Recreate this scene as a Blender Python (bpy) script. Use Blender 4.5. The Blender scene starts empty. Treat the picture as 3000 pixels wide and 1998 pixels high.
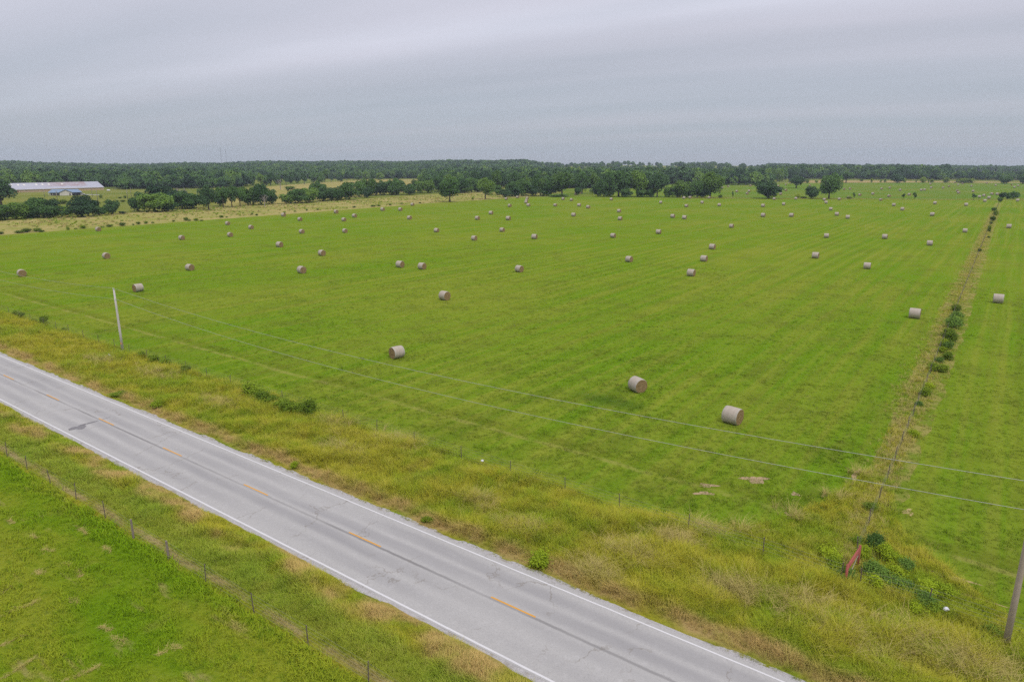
import bpy, math, random
import numpy as np
from mathutils import Vector, Matrix

# ------------------------------------------------------------------ camera, sky, sun
F, YH, CAM_H = 2000.0, 484.0, 24.3            # focal length and horizon row in photo pixels, eye height in metres
PITCH = math.atan((999.0 - YH) / F)
sc = bpy.context.scene
C = sc.collection
cam_data = bpy.data.cameras.new('camera')
cam = bpy.data.objects.new('camera', cam_data)
C.objects.link(cam)
cam.location = (0, 0, CAM_H)
cam.rotation_euler = (math.pi / 2 - PITCH, 0, 0)
cam_data.sensor_width = 36.0
cam_data.lens = 36.0 * F / 3000.0
cam_data.clip_start = 0.1
cam_data.clip_end = 40000
sc.camera = cam

SUN_EL, SUN_AZ = math.radians(58), math.radians(150)      # azimuth clockwise from +Y
world = bpy.data.worlds.new('World')
sc.world = world
world.use_nodes = True

def build_world():
    nt = world.node_tree
    nt.nodes.clear()
    L = nt.links.new
    def nd(t, **k):
        n = nt.nodes.new(t)
        for a, b in k.items():
            setattr(n, a, b)
        return n
    def math_(op, a, b=None, clamp=False):
        n = nd('ShaderNodeMath', operation=op, use_clamp=clamp)
        for i, v in enumerate((a, b)):
            if v is None: continue
            if isinstance(v, (int, float)): n.inputs[i].default_value = v
            else: L(v, n.inputs[i])
        return n.outputs[0]
    out = nd('ShaderNodeOutputWorld'); bg = nd('ShaderNodeBackground')
    bg.inputs['Strength'].default_value = 0.1
    sky = nd('ShaderNodeTexSky', sky_type='NISHITA')
    sky.sun_disc = False
    sky.sun_elevation = SUN_EL
    sky.sun_rotation = SUN_AZ
    sky.altitude = 300
    tc = nd('ShaderNodeTexCoord'); sep = nd('ShaderNodeSeparateXYZ')
    L(tc.outputs['Generated'], sep.inputs[0])
    z = math_('MAXIMUM', sep.outputs[2], 0.0)
    # overcast layer: luminance rises towards the zenith as under a closed cloud deck
    lum = math_('ADD', 1.0, math_('MULTIPLY', z, 2.0))
    # cloud streaks on a deck seen in perspective
    zz = math_('ADD', z, 0.06)
    u = math_('DIVIDE', sep.outputs[0], zz); v = math_('DIVIDE', sep.outputs[1], zz)
    comb = nd('ShaderNodeCombineXYZ'); L(u, comb.inputs[0]); L(v, comb.inputs[1])
    rot = nd('ShaderNodeVectorRotate', rotation_type='Z_AXIS'); L(comb.outputs[0], rot.inputs['Vector'])
    rot.inputs['Angle'].default_value = math.radians(26.6)
    def streak(sx, sy, off, detail):
        m = nd('ShaderNodeMapping'); L(rot.outputs[0], m.inputs[0])
        m.inputs['Scale'].default_value = (sx, sy, 1); m.inputs['Location'].default_value = (off, off * 1.7, 0)
        n = nd('ShaderNodeTexNoise'); L(m.outputs[0], n.inputs['Vector'])
        n.inputs['Scale'].default_value = 1.0; n.inputs['Detail'].default_value = detail; n.inputs['Roughness'].default_value = 0.5
        return n.outputs['Fac']
    a = streak(0.10, 0.50, 3.1, 3.0); b = streak(0.45, 1.3, 7.7, 4.0)
    cl = math_('ADD', math_('MULTIPLY', math_('SUBTRACT', a, 0.5), 0.75), math_('MULTIPLY', math_('SUBTRACT', b, 0.5), 0.10))
    # a long paler roll of cloud lying across the deck
    rs = nd('ShaderNodeSeparateXYZ'); L(rot.outputs[0], rs.inputs[0])
    off = math_('ADD', math_('SUBTRACT', rs.outputs[1], 3.72), math_('MULTIPLY', math_('SUBTRACT', a, 0.5), 0.7))
    g_ = math_('MULTIPLY', math_('MULTIPLY', off, off), -9.0)
    roll = math_('MULTIPLY', math_('POWER', 2.718, g_), math_('MULTIPLY', b, 0.30))
    g2 = math_('ADD', off, -1.1)
    dark = math_('MULTIPLY', math_('POWER', 2.718, math_('MULTIPLY', math_('MULTIPLY', g2, g2), -1.6)), -0.07)
    cl = math_('ADD', cl, math_('ADD', roll, dark))
    fade = math_('MULTIPLY', z, 6.0, True)
    lum2 = math_('MULTIPLY', lum, math_('ADD', 1.0, math_('MULTIPLY', cl, fade)))
    tint = nd('ShaderNodeMixRGB'); L(math_('MULTIPLY', math_('ADD', z, math_('MULTIPLY', math_('SUBTRACT', a, 0.5), 0.5)), 3.2, True), tint.inputs[0])
    tint.inputs[1].default_value = (3.56, 3.87, 4.44, 1)
    tint.inputs[2].default_value = (4.02, 3.88, 4.40, 1)
    cloud = nd('ShaderNodeVectorMath', operation='SCALE'); L(tint.outputs[0], cloud.inputs[0]); L(lum2, cloud.inputs['Scale'])
    mix = nd('ShaderNodeMixRGB'); mix.inputs[0].default_value = 0.9
    L(sky.outputs[0], mix.inputs[1]); L(cloud.outputs[0], mix.inputs[2])
    L(mix.outputs[0], bg.inputs['Color']); L(bg.outputs[0], out.inputs['Surface'])
build_world()

sun_data = bpy.data.lights.new('sun', 'SUN')
sun_data.energy = 1.5
sun_data.angle = math.radians(16)
sun_data.color = (1.0, 0.96, 0.9)
sun = bpy.data.objects.new('sun', sun_data)
C.objects.link(sun)
sd = Vector((math.sin(SUN_AZ) * math.cos(SUN_EL), math.cos(SUN_AZ) * math.cos(SUN_EL), math.sin(SUN_EL)))
sun.rotation_euler = sd.to_track_quat('Z', 'Y').to_euler()
sun.location = (0, 0, 60)
sc.view_settings.view_transform = 'Standard'
sc.view_settings.look = 'None'
sc.view_settings.exposure = 0.18
sc.view_settings.gamma = 1.0
sc.view_settings.use_curve_mapping = False
sc.render.engine = 'CYCLES'
sc.cycles.use_denoising = False
sc.cycles.sampling_pattern = 'BLUE_NOISE'
sc.cycles.max_bounces = 5
sc.cycles.diffuse_bounces = 3
sc.cycles.transmission_bounces = 3
sc.cycles.volume_bounces = 0
sc.cycles.transparent_max_bounces = 4

# ------------------------------------------------------------------ frame of the place
ANG = math.radians(-36.01)                    # the road runs at this angle to +X
D = np.array([math.cos(ANG), math.sin(ANG)])  # along the road
N = np.array([-math.sin(ANG), math.cos(ANG)]) # across it, away from the eye
def SO(s, o, z=0.0):
    return (s * D[0] + o * N[0], s * D[1] + o * N[1], z)
def so_of(x, y):
    return x * D[0] + y * D[1], x * N[0] + y * N[1]
def G(px, py):
    """ground point seen at a photo pixel"""
    x = (px - 1500) / F; y = -(py - 999) / F
    dy = math.cos(PITCH) + y * math.sin(PITCH); dz = -math.sin(PITCH) + y * math.cos(PITCH)
    t = -CAM_H / dz
    return x * t, dy * t
def depth_scale(x, y):
    """photo pixels per metre at a ground point"""
    return F / (y * math.cos(PITCH) + CAM_H * math.sin(PITCH))

rng = np.random.default_rng(11)
random.seed(11)
_w = [(rng.uniform(0, 6.28), rng.uniform(0, 6.28), rng.uniform(0, 6.28)) for _ in range(24)]
def wob(x, y, scale=1.0, k0=0, oct=6):
    """smooth pseudo-noise about -1..1, period near scale metres"""
    v = 0.0
    for k in range(oct):
        a, b, c = _w[(k0 + k) % 24]
        f = 6.283 / scale * (0.55 + 0.31 * k)
        v = v + np.sin((np.cos(a) * x + np.sin(a) * y) * f + b + 1.3 * np.sin((np.cos(c) * x + np.sin(c) * y) * f * 0.6 + a)) / (1 + 0.35 * k)
    return v / 2.6

# ------------------------------------------------------------------ object helpers
def mesh_obj(name, verts, faces, mat=None, parent=None, smooth=False, link=True):
    me = bpy.data.meshes.new(name)
    me.from_pydata([tuple(map(float, v)) for v in verts], [], [tuple(map(int, f)) for f in faces])
    if smooth:
        me.polygons.foreach_set('use_smooth', [True] * len(me.polygons))
    if mat is not None:
        for m in (mat if isinstance(mat, (list, tuple)) else [mat]):
            me.materials.append(m)
    o = bpy.data.objects.new(name, me)
    if link: C.objects.link(o)
    if parent is not None: o.parent = parent
    return o
def tag(o, label=None, cat=None, group=None, kind=None):
    if label: o['label'] = label
    if cat: o['category'] = cat
    if group: o['group'] = group
    if kind: o['kind'] = kind
    return o
def empty(name, loc=(0, 0, 0), rz=0.0):
    o = bpy.data.objects.new(name, None)
    o.empty_display_size = 0.3
    C.objects.link(o)
    o.location = loc; o.rotation_euler = (0, 0, rz)
    return o
def copy_tree(o, parent=None):
    c = o.copy(); C.objects.link(c)
    if parent is not None: c.parent = parent
    for ch in list(o.children): copy_tree(ch, c)
    return c
class MB:
    def __init__(self): self.v, self.f, self.m = [], [], []
    def add(self, v, f, mi=0):
        b = len(self.v); self.v += [tuple(p) for p in v]; self.f += [tuple(b + i for i in q) for q in f]; self.m += [mi] * len(f)
        return self
    def box(self, x0, x1, y0, y1, z0, z1, mi=0):
        v = [(x, y, z) for z in (z0, z1) for y in (y0, y1) for x in (x0, x1)]
        return self.add(v, [(0, 2, 3, 1), (4, 5, 7, 6), (0, 1, 5, 4), (2, 6, 7, 3), (0, 4, 6, 2), (1, 3, 7, 5)], mi)
    def tube(self, pts, radii, n=8, cap=True, mi=0):
        pts = [Vector(p) for p in pts]; vv, ff = [], []
        if isinstance(radii, (int, float)): radii = [radii] * len(pts)
        for i, p in enumerate(pts):
            t = (pts[min(i + 1, len(pts) - 1)] - pts[max(i - 1, 0)]).normalized()
            a = Vector((0, 0, 1)) if abs(t.z) < 0.9 else Vector((1, 0, 0))
            u = t.cross(a).normalized(); w = u.cross(t).normalized()
            for k in range(n):
                an = 2 * math.pi * k / n
                vv.append(p + (u * math.cos(an) + w * math.sin(an)) * radii[i])
        for i in range(len(pts) - 1):
            for k in range(n):
                a, b = i * n + k, i * n + (k + 1) % n
                ff.append((a, b, b + n, a + n))
        if cap:
            ff.append(tuple(range(n))[::-1]); ff.append(tuple((len(pts) - 1) * n + k for k in range(n)))
        return self.add(vv, ff, mi)
    def build(self, name, mat, parent=None, smooth=False, link=True):
        o = mesh_obj(name, self.v, self.f, mat, parent, smooth, link)
        if any(self.m): o.data.polygons.foreach_set('material_index', self.m)
        return o

# ------------------------------------------------------------------ material helpers
class NT:
    def __init__(self, name):
        self.mat = bpy.data.materials.new(name); self.mat.use_nodes = True
        self.nt = self.mat.node_tree; self.nt.nodes.clear()
        self.out = self.nd('ShaderNodeOutputMaterial')
    def nd(self, t, **k):
        n = self.nt.nodes.new(t)
        for a, b in k.items(): setattr(n, a, b)
        return n
    def L(self, a, b): self.nt.links.new(a, b)
    def put(self, sock, v):
        if isinstance(v, (int, float)): sock.default_value = v
        elif isinstance(v, tuple): sock.default_value = v if len(v) == 4 or sock.type == 'VECTOR' else (*v, 1)
        else: self.L(v, sock)
    def math(self, op, a, b=None, c=None, clamp=False):
        n = self.nd('ShaderNodeMath', operation=op, use_clamp=clamp)
        for i, v in enumerate((a, b, c)):
            if v is not None: self.put(n.inputs[i], v)
        return n.outputs[0]
    def mix(self, fac, a, b, mode='MIX'):
        n = self.nd('ShaderNodeMixRGB', blend_type=mode)
        self.put(n.inputs[0], fac); self.put(n.inputs[1], a); self.put(n.inputs[2], b)
        return n.outputs[0]
    def pos(self): return self.nd('ShaderNodeNewGeometry').outputs['Position']
    def so(self, p=None):
        r = self.nd('ShaderNodeVectorRotate', rotation_type='Z_AXIS')
        self.L(p or self.pos(), r.inputs['Vector']); r.inputs['Angle'].default_value = -ANG
        return r.outputs[0]
    def scale(self, v, sx, sy, sz=1.0, off=(0, 0, 0)):
        m = self.nd('ShaderNodeMapping'); self.L(v, m.inputs[0])
        m.inputs['Scale'].default_value = (sx, sy, sz); m.inputs['Location'].default_value = off
        return m.outputs[0]
    def noise(self, v, s, detail=2.0, rough=0.5, out='Fac'):
        n = self.nd('ShaderNodeTexNoise'); self.L(v, n.inputs['Vector'])
        n.inputs['Scale'].default_value = s; n.inputs['Detail'].default_value = detail; n.inputs['Roughness'].default_value = rough
        return n.outputs[out]
    def step(self, v, lo, hi):
        n = self.nd('ShaderNodeMapRange', interpolation_type='SMOOTHSTEP'); self.put(n.inputs[0], v)
        n.inputs[1].default_value = lo; n.inputs[2].default_value = hi
        return n.outputs[0]
    def band(self, v, c, w, soft):
        """1 near v == c, falling to 0 at a distance of w + soft"""
        d = self.math('ABSOLUTE', self.math('SUBTRACT', v, c))
        return self.math('SUBTRACT', 1.0, self.step(d, w, w + soft))
    def xyz(self, v):
        n = self.nd('ShaderNodeSeparateXYZ'); self.L(v, n.inputs[0]); return n.outputs
    def rand(self): return self.nd('ShaderNodeObjectInfo').outputs['Random']
    def surf(self, color, rough=0.9, bump=None, bump_d=0.05, translucent=0.0, metallic=0.0, spec=0.2, up=0.0):
        p = self.nd('ShaderNodeBsdfPrincipled')
        self.put(p.inputs['Base Color'], color); self.put(p.inputs['Roughness'], rough)
        p.inputs['Metallic'].default_value = metallic
        p.inputs['Specular IOR Level'].default_value = spec
        if bump is not None:
            b = self.nd('ShaderNodeBump'); b.inputs['Distance'].default_value = bump_d; b.inputs['Strength'].default_value = 1.0
            self.L(bump, b.inputs['Height']); self.L(b.outputs[0], p.inputs['Normal'])
        if up:
            g = self.nd('ShaderNodeNewGeometry'); m_ = self.nd('ShaderNodeMix', data_type='VECTOR'); m_.inputs[0].default_value = up
            self.L(g.outputs['Normal'], m_.inputs[4]); m_.inputs[5].default_value = (0, 0, 1)
            nz = self.nd('ShaderNodeVectorMath', operation='NORMALIZE'); self.L(m_.outputs[1], nz.inputs[0]); self.L(nz.outputs[0], p.inputs['Normal'])
        sh = p.outputs[0]
        if translucent:
            t = self.nd('ShaderNodeBsdfTranslucent'); self.put(t.inputs[0], color)
            m = self.nd('ShaderNodeMixShader'); m.inputs[0].default_value = translucent
            self.L(sh, m.inputs[1]); self.L(t.outputs[0], m.inputs[2]); sh = m.outputs[0]
        self.L(sh, self.out.inputs['Surface'])
        return self.mat
def simple(name, col, rough=0.7, metallic=0.0, var=0.12, nscale=6.0, spec=0.3):
    n = NT(name)
    f = n.noise(n.nd('ShaderNodeTexCoord').outputs['Object'], nscale, 4.0, 0.6)
    dark = tuple(c * (1 - var) for c in col); lite = tuple(min(1, c * (1 + var)) for c in col)
    return n.surf(n.mix(f, dark, lite), rough, metallic=metallic, spec=spec)

# colours of grass, shared by the ground sheets and the blades that stand on them
HAY_G, HAY_Y, HAY_D = (0.117, 0.212, 0.010), (0.188, 0.228, 0.024), (0.114, 0.144, 0.018)
LUSH = so_of(*G(1775, 1172))
def hay_color(n, gain=1.0):
    so = n.so(); x = n.xyz(so)
    streak = n.noise(n.scale(so, 0.30, 0.012), 1.0, 3.0, 0.55)
    streak2 = n.noise(n.scale(so, 1.1, 0.03), 1.0, 2.0)
    patch = n.noise(n.scale(so, 0.028, 0.018), 1.0, 4.0, 0.55)
    mid = n.noise(so, 0.16, 3.0, 0.6)
    fine = n.noise(so, 1.3, 4.0, 0.65)
    f = n.math('ADD', n.math('MULTIPLY', streak, 0.5), n.math('MULTIPLY', patch, 0.55))
    f = n.math('ADD', f, n.math('MULTIPLY', streak2, 0.34))
    f = n.step(f, 0.54, 0.86)
    c = n.mix(f, HAY_G, HAY_Y)
    c = n.mix(n.math('MULTIPLY', n.step(n.math('ADD', mid, n.math('MULTIPLY', streak2, 0.3)), 0.58, 0.90), 0.6), c, HAY_D)
    c = n.mix(n.math('MULTIPLY', n.step(fine, 0.50, 0.76), 0.5), c, (0.084, 0.152, 0.006))
    c = n.mix(n.math('MULTIPLY', n.step(n.noise(so, 0.55, 3.0, 0.6), 0.58, 0.75), 0.45), c, (0.215, 0.235, 0.045))
    row = n.math('SINE', n.math('ADD', n.math('MULTIPLY', x[0], 1.95), n.math('MULTIPLY', n.noise(n.scale(so, 0.05, 0.008), 1.0, 2.0), 9.0)))
    rowm = n.math('MULTIPLY', n.step(n.noise(n.scale(so, 0.03, 0.012), 1.0, 3.0), 0.38, 0.6), n.step(x[0], -190.0, -60.0))
    c = n.mix(n.math('MULTIPLY', n.math('MULTIPLY', n.step(row, 0.55, 1.0), rowm), 0.30), c, (0.235, 0.265, 0.035))
    c = n.mix(n.math('MULTIPLY', n.math('MULTIPLY', n.step(row, -0.4, -1.0), rowm), 0.20), c, (0.085, 0.135, 0.008))
    # mower passes beside the road fence
    o = n.math('ADD', x[1], n.math('MULTIPLY', n.math('SUBTRACT', n.noise(so, 0.12, 2.0), 0.5), 0.9))
    line = n.math('MULTIPLY', n.band(o, 48.0, 0.10, 0.45), n.step(n.noise(so, 0.35, 4.0, 0.6), 0.34, 0.62))
    c = n.mix(n.math('MULTIPLY', line, 0.7), c, (0.25, 0.25, 0.06))
    c = n.mix(n.math('MULTIPLY', n.band(o, 49.2, 0.4, 0.7), 0.28), c, (0.10, 0.115, 0.012))
    c = n.mix(n.math('MULTIPLY', n.band(o, 44.3, 0.2, 1.0), 0.25), c, (0.09, 0.17, 0.006))
    # lusher wet hollow near two of the bales
    ds = n.math('MULTIPLY', n.math('SUBTRACT', x[0], LUSH[0]), 0.16); do_ = n.math('MULTIPLY', n.math('SUBTRACT', x[1], LUSH[1]), 0.30)
    rr_ = n.math('SQRT', n.math('ADD', n.math('MULTIPLY', ds, ds), n.math('MULTIPLY', do_, do_)))
    lush = n.math('SUBTRACT', 1.0, n.step(n.math('ADD', rr_, n.math('MULTIPLY', mid, 0.9)), 0.55, 1.35))
    c = n.mix(n.math('MULTIPLY', lush, 0.8), c, (0.058, 0.108, 0.012))
    if gain != 1.0: c = n.mix(1.0, c, (gain, gain, gain), 'MULTIPLY')
    return c, fine
def hay_mat():
    n = NT('mown_hay_grass'); c, f = hay_color(n)
    return n.surf(c, 0.95, n.noise(n.pos(), 2.2, 5.0, 0.7), 0.12, spec=0.0)
def hay_blade_mat():
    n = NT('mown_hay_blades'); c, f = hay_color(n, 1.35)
    r = n.rand()
    c = n.mix(n.math('MULTIPLY', n.step(r, 0.60, 1.0), 0.5), c, (0.085, 0.20, 0.010))
    c = n.mix(n.math('MULTIPLY', n.step(r, 0.16, 0.0), 0.5), c, (0.30, 0.27, 0.09))
    return n.surf(c, 0.8, translucent=0.25, spec=0.0, up=0.7)
VG, VY, VS, VB = (0.148, 0.203, 0.015), (0.235, 0.223, 0.024), (0.32, 0.280, 0.070), (0.31, 0.225, 0.095)
def verge_color(n):
    so = n.so(); x = n.xyz(so); o = x[1]
    a = n.noise(so, 0.10, 4.0, 0.6); b = n.noise(so, 0.45, 3.0, 0.6); c3 = n.noise(so, 2.0, 4.0, 0.65)
    c = n.mix(n.step(n.math('ADD', n.math('MULTIPLY', a, 0.6), n.math('MULTIPLY', b, 0.4)), 0.38, 0.58), VG, VY)
    c = n.mix(n.math('MULTIPLY', n.step(b, 0.54, 0.76), 0.40), c, VS)
    c = n.mix(n.math('MULTIPLY', n.step(c3, 0.52, 0.74), 0.6), c, (0.085, 0.110, 0.010))
    # dry seeding grass in a strip beside the pavement
    wig = n.math('MULTIPLY', n.math('SUBTRACT', n.noise(so, 0.22, 3.0), 0.5), 2.2)
    ow = n.math('ADD', o, wig)
    dry = n.math('MAXIMUM', n.band(ow, 31.7, 0.2, 0.8), n.math('MULTIPLY', n.band(ow, 22.3, 0.5, 1.2), n.step(n.noise(so, 0.28, 2.0), 0.40, 0.58)))
    c = n.mix(n.math('MULTIPLY', dry, n.step(n.noise(so, 0.35, 3.0), 0.25, 0.6)), c, VB)
    # fence side of the nearer verge is short, with a worn line under the wires
    c = n.mix(n.math('MULTIPLY', n.band(ow, 20.0, 0.5, 1.2), 0.6), c, (0.16, 0.225, 0.030))
    c = n.mix(n.math('MULTIPLY', n.math('MULTIPLY', n.band(n.math('ADD', o, n.math('MULTIPLY', wig, 0.3)), 18.85, 0.05, 0.32), n.step(n.noise(so, 0.4, 3.0), 0.35, 0.6)), 0.8), c, (0.30, 0.235, 0.12))
    return c
def verge_mat():
    n = NT('verge_thatch'); c = verge_color(n)
    c = n.mix(1.0, c, (1.15, 1.15, 1.1), 'MULTIPLY')
    return n.surf(c, 0.95, n.noise(n.pos(), 3.0, 5.0, 0.7), 0.2, spec=0.0)
def verge_blade_mat():
    n = NT('verge_blades'); c = verge_color(n); r = n.rand()
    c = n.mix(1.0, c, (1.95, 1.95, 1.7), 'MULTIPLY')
    c = n.mix(n.math('MULTIPLY', n.step(r, 0.78, 1.0), 0.45), c, (0.58, 0.50, 0.16))
    c = n.mix(n.math('MULTIPLY', n.step(r, 0.28, 0.0), 0.5), c, (0.18, 0.29, 0.025))
    return n.surf(c, 0.8, translucent=0.25, spec=0.0, up=0.7)
def near_color(n):
    so = n.so()
    a = n.noise(n.scale(so, 0.05, 0.16), 1.0, 4.0, 0.6); b = n.noise(so, 0.5, 3.0, 0.6); f = n.noise(so, 2.0, 4.0, 0.65)
    w = n.noise(n.scale(n.so(), 0.18, 0.75), 1.0, 3.0, 0.6)
    c = n.mix(n.step(a, 0.40, 0.62), (0.120, 0.205, 0.008), (0.195, 0.228, 0.020))
    c = n.mix(n.math('MULTIPLY', n.step(f, 0.48, 0.74), 0.65), c, (0.055, 0.115, 0.006))
    c = n.mix(n.math('MULTIPLY', n.step(b, 0.55, 0.75), 0.5), c, (0.20, 0.22, 0.035))
    c = n.mix(n.math('MULTIPLY', n.step(w, 0.60, 0.72), 0.7), c, (0.30, 0.25, 0.10))
    return c
def near_mat():
    n = NT('near_meadow'); return n.surf(near_color(n), 0.95, n.noise(n.pos(), 3.0, 5.0, 0.7), 0.15, spec=0.0)
def near_blade_mat():
    n = NT('near_meadow_blades'); c = near_color(n); r = n.rand()
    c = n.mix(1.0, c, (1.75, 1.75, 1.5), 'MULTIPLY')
    c = n.mix(n.math('MULTIPLY', n.step(r, 0.70, 1.0), 0.5), c, (0.14, 0.28, 0.014))
    return n.surf(c, 0.8, translucent=0.25, spec=0.0, up=0.7)
def pasture_mat(name, c1, c2, c3, s=0.06):
    n = NT(name); p = n.pos()
    so = n.so(p)
    a = n.noise(n.scale(so, s, s * 0.6), 1.0, 4.0, 0.6); b = n.noise(so, 0.28, 4.0, 0.65); f = n.noise(so, 0.9, 4.0, 0.7)
    c = n.mix(n.step(a, 0.40, 0.62), c1, c2)
    c = n.mix(n.math('MULTIPLY', n.step(b, 0.54, 0.68), 0.75), c, c3)
    c = n.mix(n.math('MULTIPLY', n.step(f, 0.50, 0.75), 0.4), c, tuple(q * 0.55 for q in c3))
    return n.surf(c, 0.95, n.noise(p, 1.2, 4.0, 0.7), 0.2, spec=0.0)

M = {}
M['hay'] = hay_mat(); M['hay_b'] = hay_blade_mat()
M['verge'] = verge_mat(); M['verge_b'] = verge_blade_mat()
M['near'] = near_mat(); M['near_b'] = near_blade_mat()
M['tan'] = pasture_mat('rough_tan_pasture', (0.335, 0.285, 0.105), (0.235, 0.250, 0.055), (0.150, 0.200, 0.038))
M['ground'] = pasture_mat('rough_ground', (0.130, 0.165, 0.028), (0.190, 0.200, 0.045), (0.085, 0.120, 0.020), 0.012)
M['hillfield'] = pasture_mat('dry_hill_field', (0.320, 0.270, 0.095), (0.250, 0.240, 0.065), (0.200, 0.200, 0.050), 0.015)
M['farhay'] = pasture_mat('far_mown_field', (0.112, 0.190, 0.020), (0.150, 0.195, 0.026), (0.090, 0.150, 0.014), 0.02)
M['wheat'] = pasture_mat('ripe_tan_crop', (0.340, 0.255, 0.115), (0.300, 0.235, 0.090), (0.260, 0.205, 0.080), 0.02)
def row_mat():
    n = NT('fence_row_thatch'); so = n.so()
    c = n.mix(n.step(n.noise(so, 0.35, 4.0, 0.6), 0.38, 0.6), (0.27, 0.25, 0.070), (0.145, 0.205, 0.020))
    return n.surf(c, 0.95, n.noise(n.pos(), 3.0, 4.0, 0.7), 0.2, spec=0.0)
M['row'] = row_mat()
def straw_mat(name, c1, c2, tr=0.0):
    n = NT(name)
    c = n.mix(n.noise(n.pos(), 4.0, 4.0, 0.7), c1, c2)
    c = n.mix(n.math('MULTIPLY', n.rand(), 0.3), c, tuple(q * 0.7 for q in c1))
    return n.surf(c, 0.9, translucent=tr, spec=0.1, up=0.7 if tr else 0.0)
M['straw'] = straw_mat('dry_straw', (0.42, 0.33, 0.15), (0.28, 0.23, 0.09))
M['straw_b'] = straw_mat('dry_straw_blades', (0.62, 0.51, 0.19), (0.42, 0.37, 0.11), 0.25)
M['soil'] = straw_mat('bare_soil', (0.40, 0.29, 0.18), (0.30, 0.22, 0.12))

# ------------------------------------------------------------------ terrain
HILLX = [-3000, -500, 0, 300, 600, 1000, 1300, 1540, 1600, 2200, 2320, 2600, 2800, 3000, 6000]
HILLA = [14, 16, 16, 11, 15, 23, 20, 24, 21, 20, 12, 10, 8, 7, 7]
def terrain(x, y):
    x = np.asarray(x, float); y = np.asarray(y, float)
    r = np.hypot(x, y)
    yy = np.maximum(y, 50.0)
    px = 1500 + F * x / (yy * math.cos(PITCH))
    A = np.where(y > 0, np.interp(px, HILLX, HILLA) * (1 + 0.07 * np.sin(px / 95.0) + 0.06 * np.sin(px / 41.0 + 1)), 9.0)
    t = np.clip((r - 1250) / 1250.0, 0, 1); t = t * t * (3 - 2 * t)
    bump = 1.0 + 0.12 * np.sin(x / 310.0 + 1.0) * np.sin(y / 270.0)
    far_ = np.clip((r - 2750) / 1100.0, 0, 1)
    return A * t * bump + far_ * far_ * np.maximum(15.0 - A, 0) * 1.1
def axis(n):
    t = np.linspace(-1, 1, n)
    return np.sign(t) * (np.abs(t) * 900 + np.abs(t) ** 5 * 3300)
ax = axis(141)
gx, gy = np.meshgrid(ax, ax)
gz = terrain(gx, gy) - 0.012
nn = len(ax)
verts = np.stack([gx.ravel(), gy.ravel(), gz.ravel()], 1)
faces = [(j * nn + i, j * nn + i + 1, (j + 1) * nn + i + 1, (j + 1) * nn + i) for j in range(nn - 1) for i in range(nn - 1)]
tag(mesh_obj('ground', verts, faces, M['ground'], smooth=True), kind='structure')

def densify(pts, step):
    out = []
    for i in range(len(pts)):
        a = np.array(pts[i]); b = np.array(pts[(i + 1) % len(pts)])
        k = max(1, int(np.linalg.norm(b - a) / step))
        out += [a + (b - a) * t / k for t in range(k)]
    return np.array(out)
def sheet(name, pts, z, mat, step=6.0, jit=0.8, jscale=9.0):
    """flat ground sheet with a wandering edge; pts are world xy"""
    from mathutils.geometry import tessellate_polygon
    p = densify(pts, step)
    jx = wob(p[:, 0], p[:, 1], jscale, 2) * jit; jy = wob(p[:, 0] + 40, p[:, 1] - 17, jscale, 7) * jit
    p = p + np.stack([jx, jy], 1)
    vs = [(a, b, z) for a, b in p]
    tri = tessellate_polygon([[Vector(v) for v in vs]])
    tri = [t if ((p[t[1]] - p[t[0]])[0] * (p[t[2]] - p[t[0]])[1] - (p[t[1]] - p[t[0]])[1] * (p[t[2]] - p[t[0]])[0]) > 0 else t[::-1] for t in tri]
    return tag(mesh_obj(name, vs, tri, mat), kind='structure')
so2 = lambda s, o: SO(s, o)[:2]
far_edge = [G(1560, 578), G(1700, 576), G(2000, 580), G(2400, 583.5), G(2890, 586), G(3250, 588)]
sheet('hay_field', [so2(-292, 40.9), so2(60, 40.9), so2(150, 300)] + far_edge[::-1] + [so2(-312, 345), so2(-299, 199), so2(-293, 91)], 0.0, M['hay'], 5.0, 0.7)
sheet('meadow', [so2(-160, 18.3), so2(-160, -40), so2(40, -40), so2(40, 18.3)], 0.0, M['near'], 2.0, 0.15, 4.0)
sheet('pasture', [so2(-291, 20), so2(-292, 91), so2(-298, 199), so2(-311, 345), G(1550, 577.5), G(1600, 565), G(1400, 562), so2(-388, 330), so2(-378, 218), so2(-372, 118), so2(-370, 20)], -0.004, M['tan'], 8.0, 1.5, 20.0)
sheet('far_field', [G(1640, 575.5), G(2000, 579), G(2400, 582.5), G(2890, 585), G(3250, 587), G(3250, 538), G(2700, 535.5), G(2250, 537), G(1900, 540), G(1640, 556)], -0.008, M['farhay'], 14.0, 2.5, 40.0)
sheet('hill_field', [G(655, 606), G(860, 596), G(1100, 572), G(1270, 556), G(1262, 523), G(1180, 519.5), G(1000, 531), G(840, 542), G(680, 556), G(610, 570)], -0.006, M['hillfield'], 20.0, 4.0, 60.0)
sheet('crop_field', [G(2300, 536.5), G(2700, 535), G(3250, 537.5), G(3250, 522), G(2900, 519), G(2500, 519.5), G(2400, 523)], -0.004, M['wheat'], 20.0, 3.0, 60.0)

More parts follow.
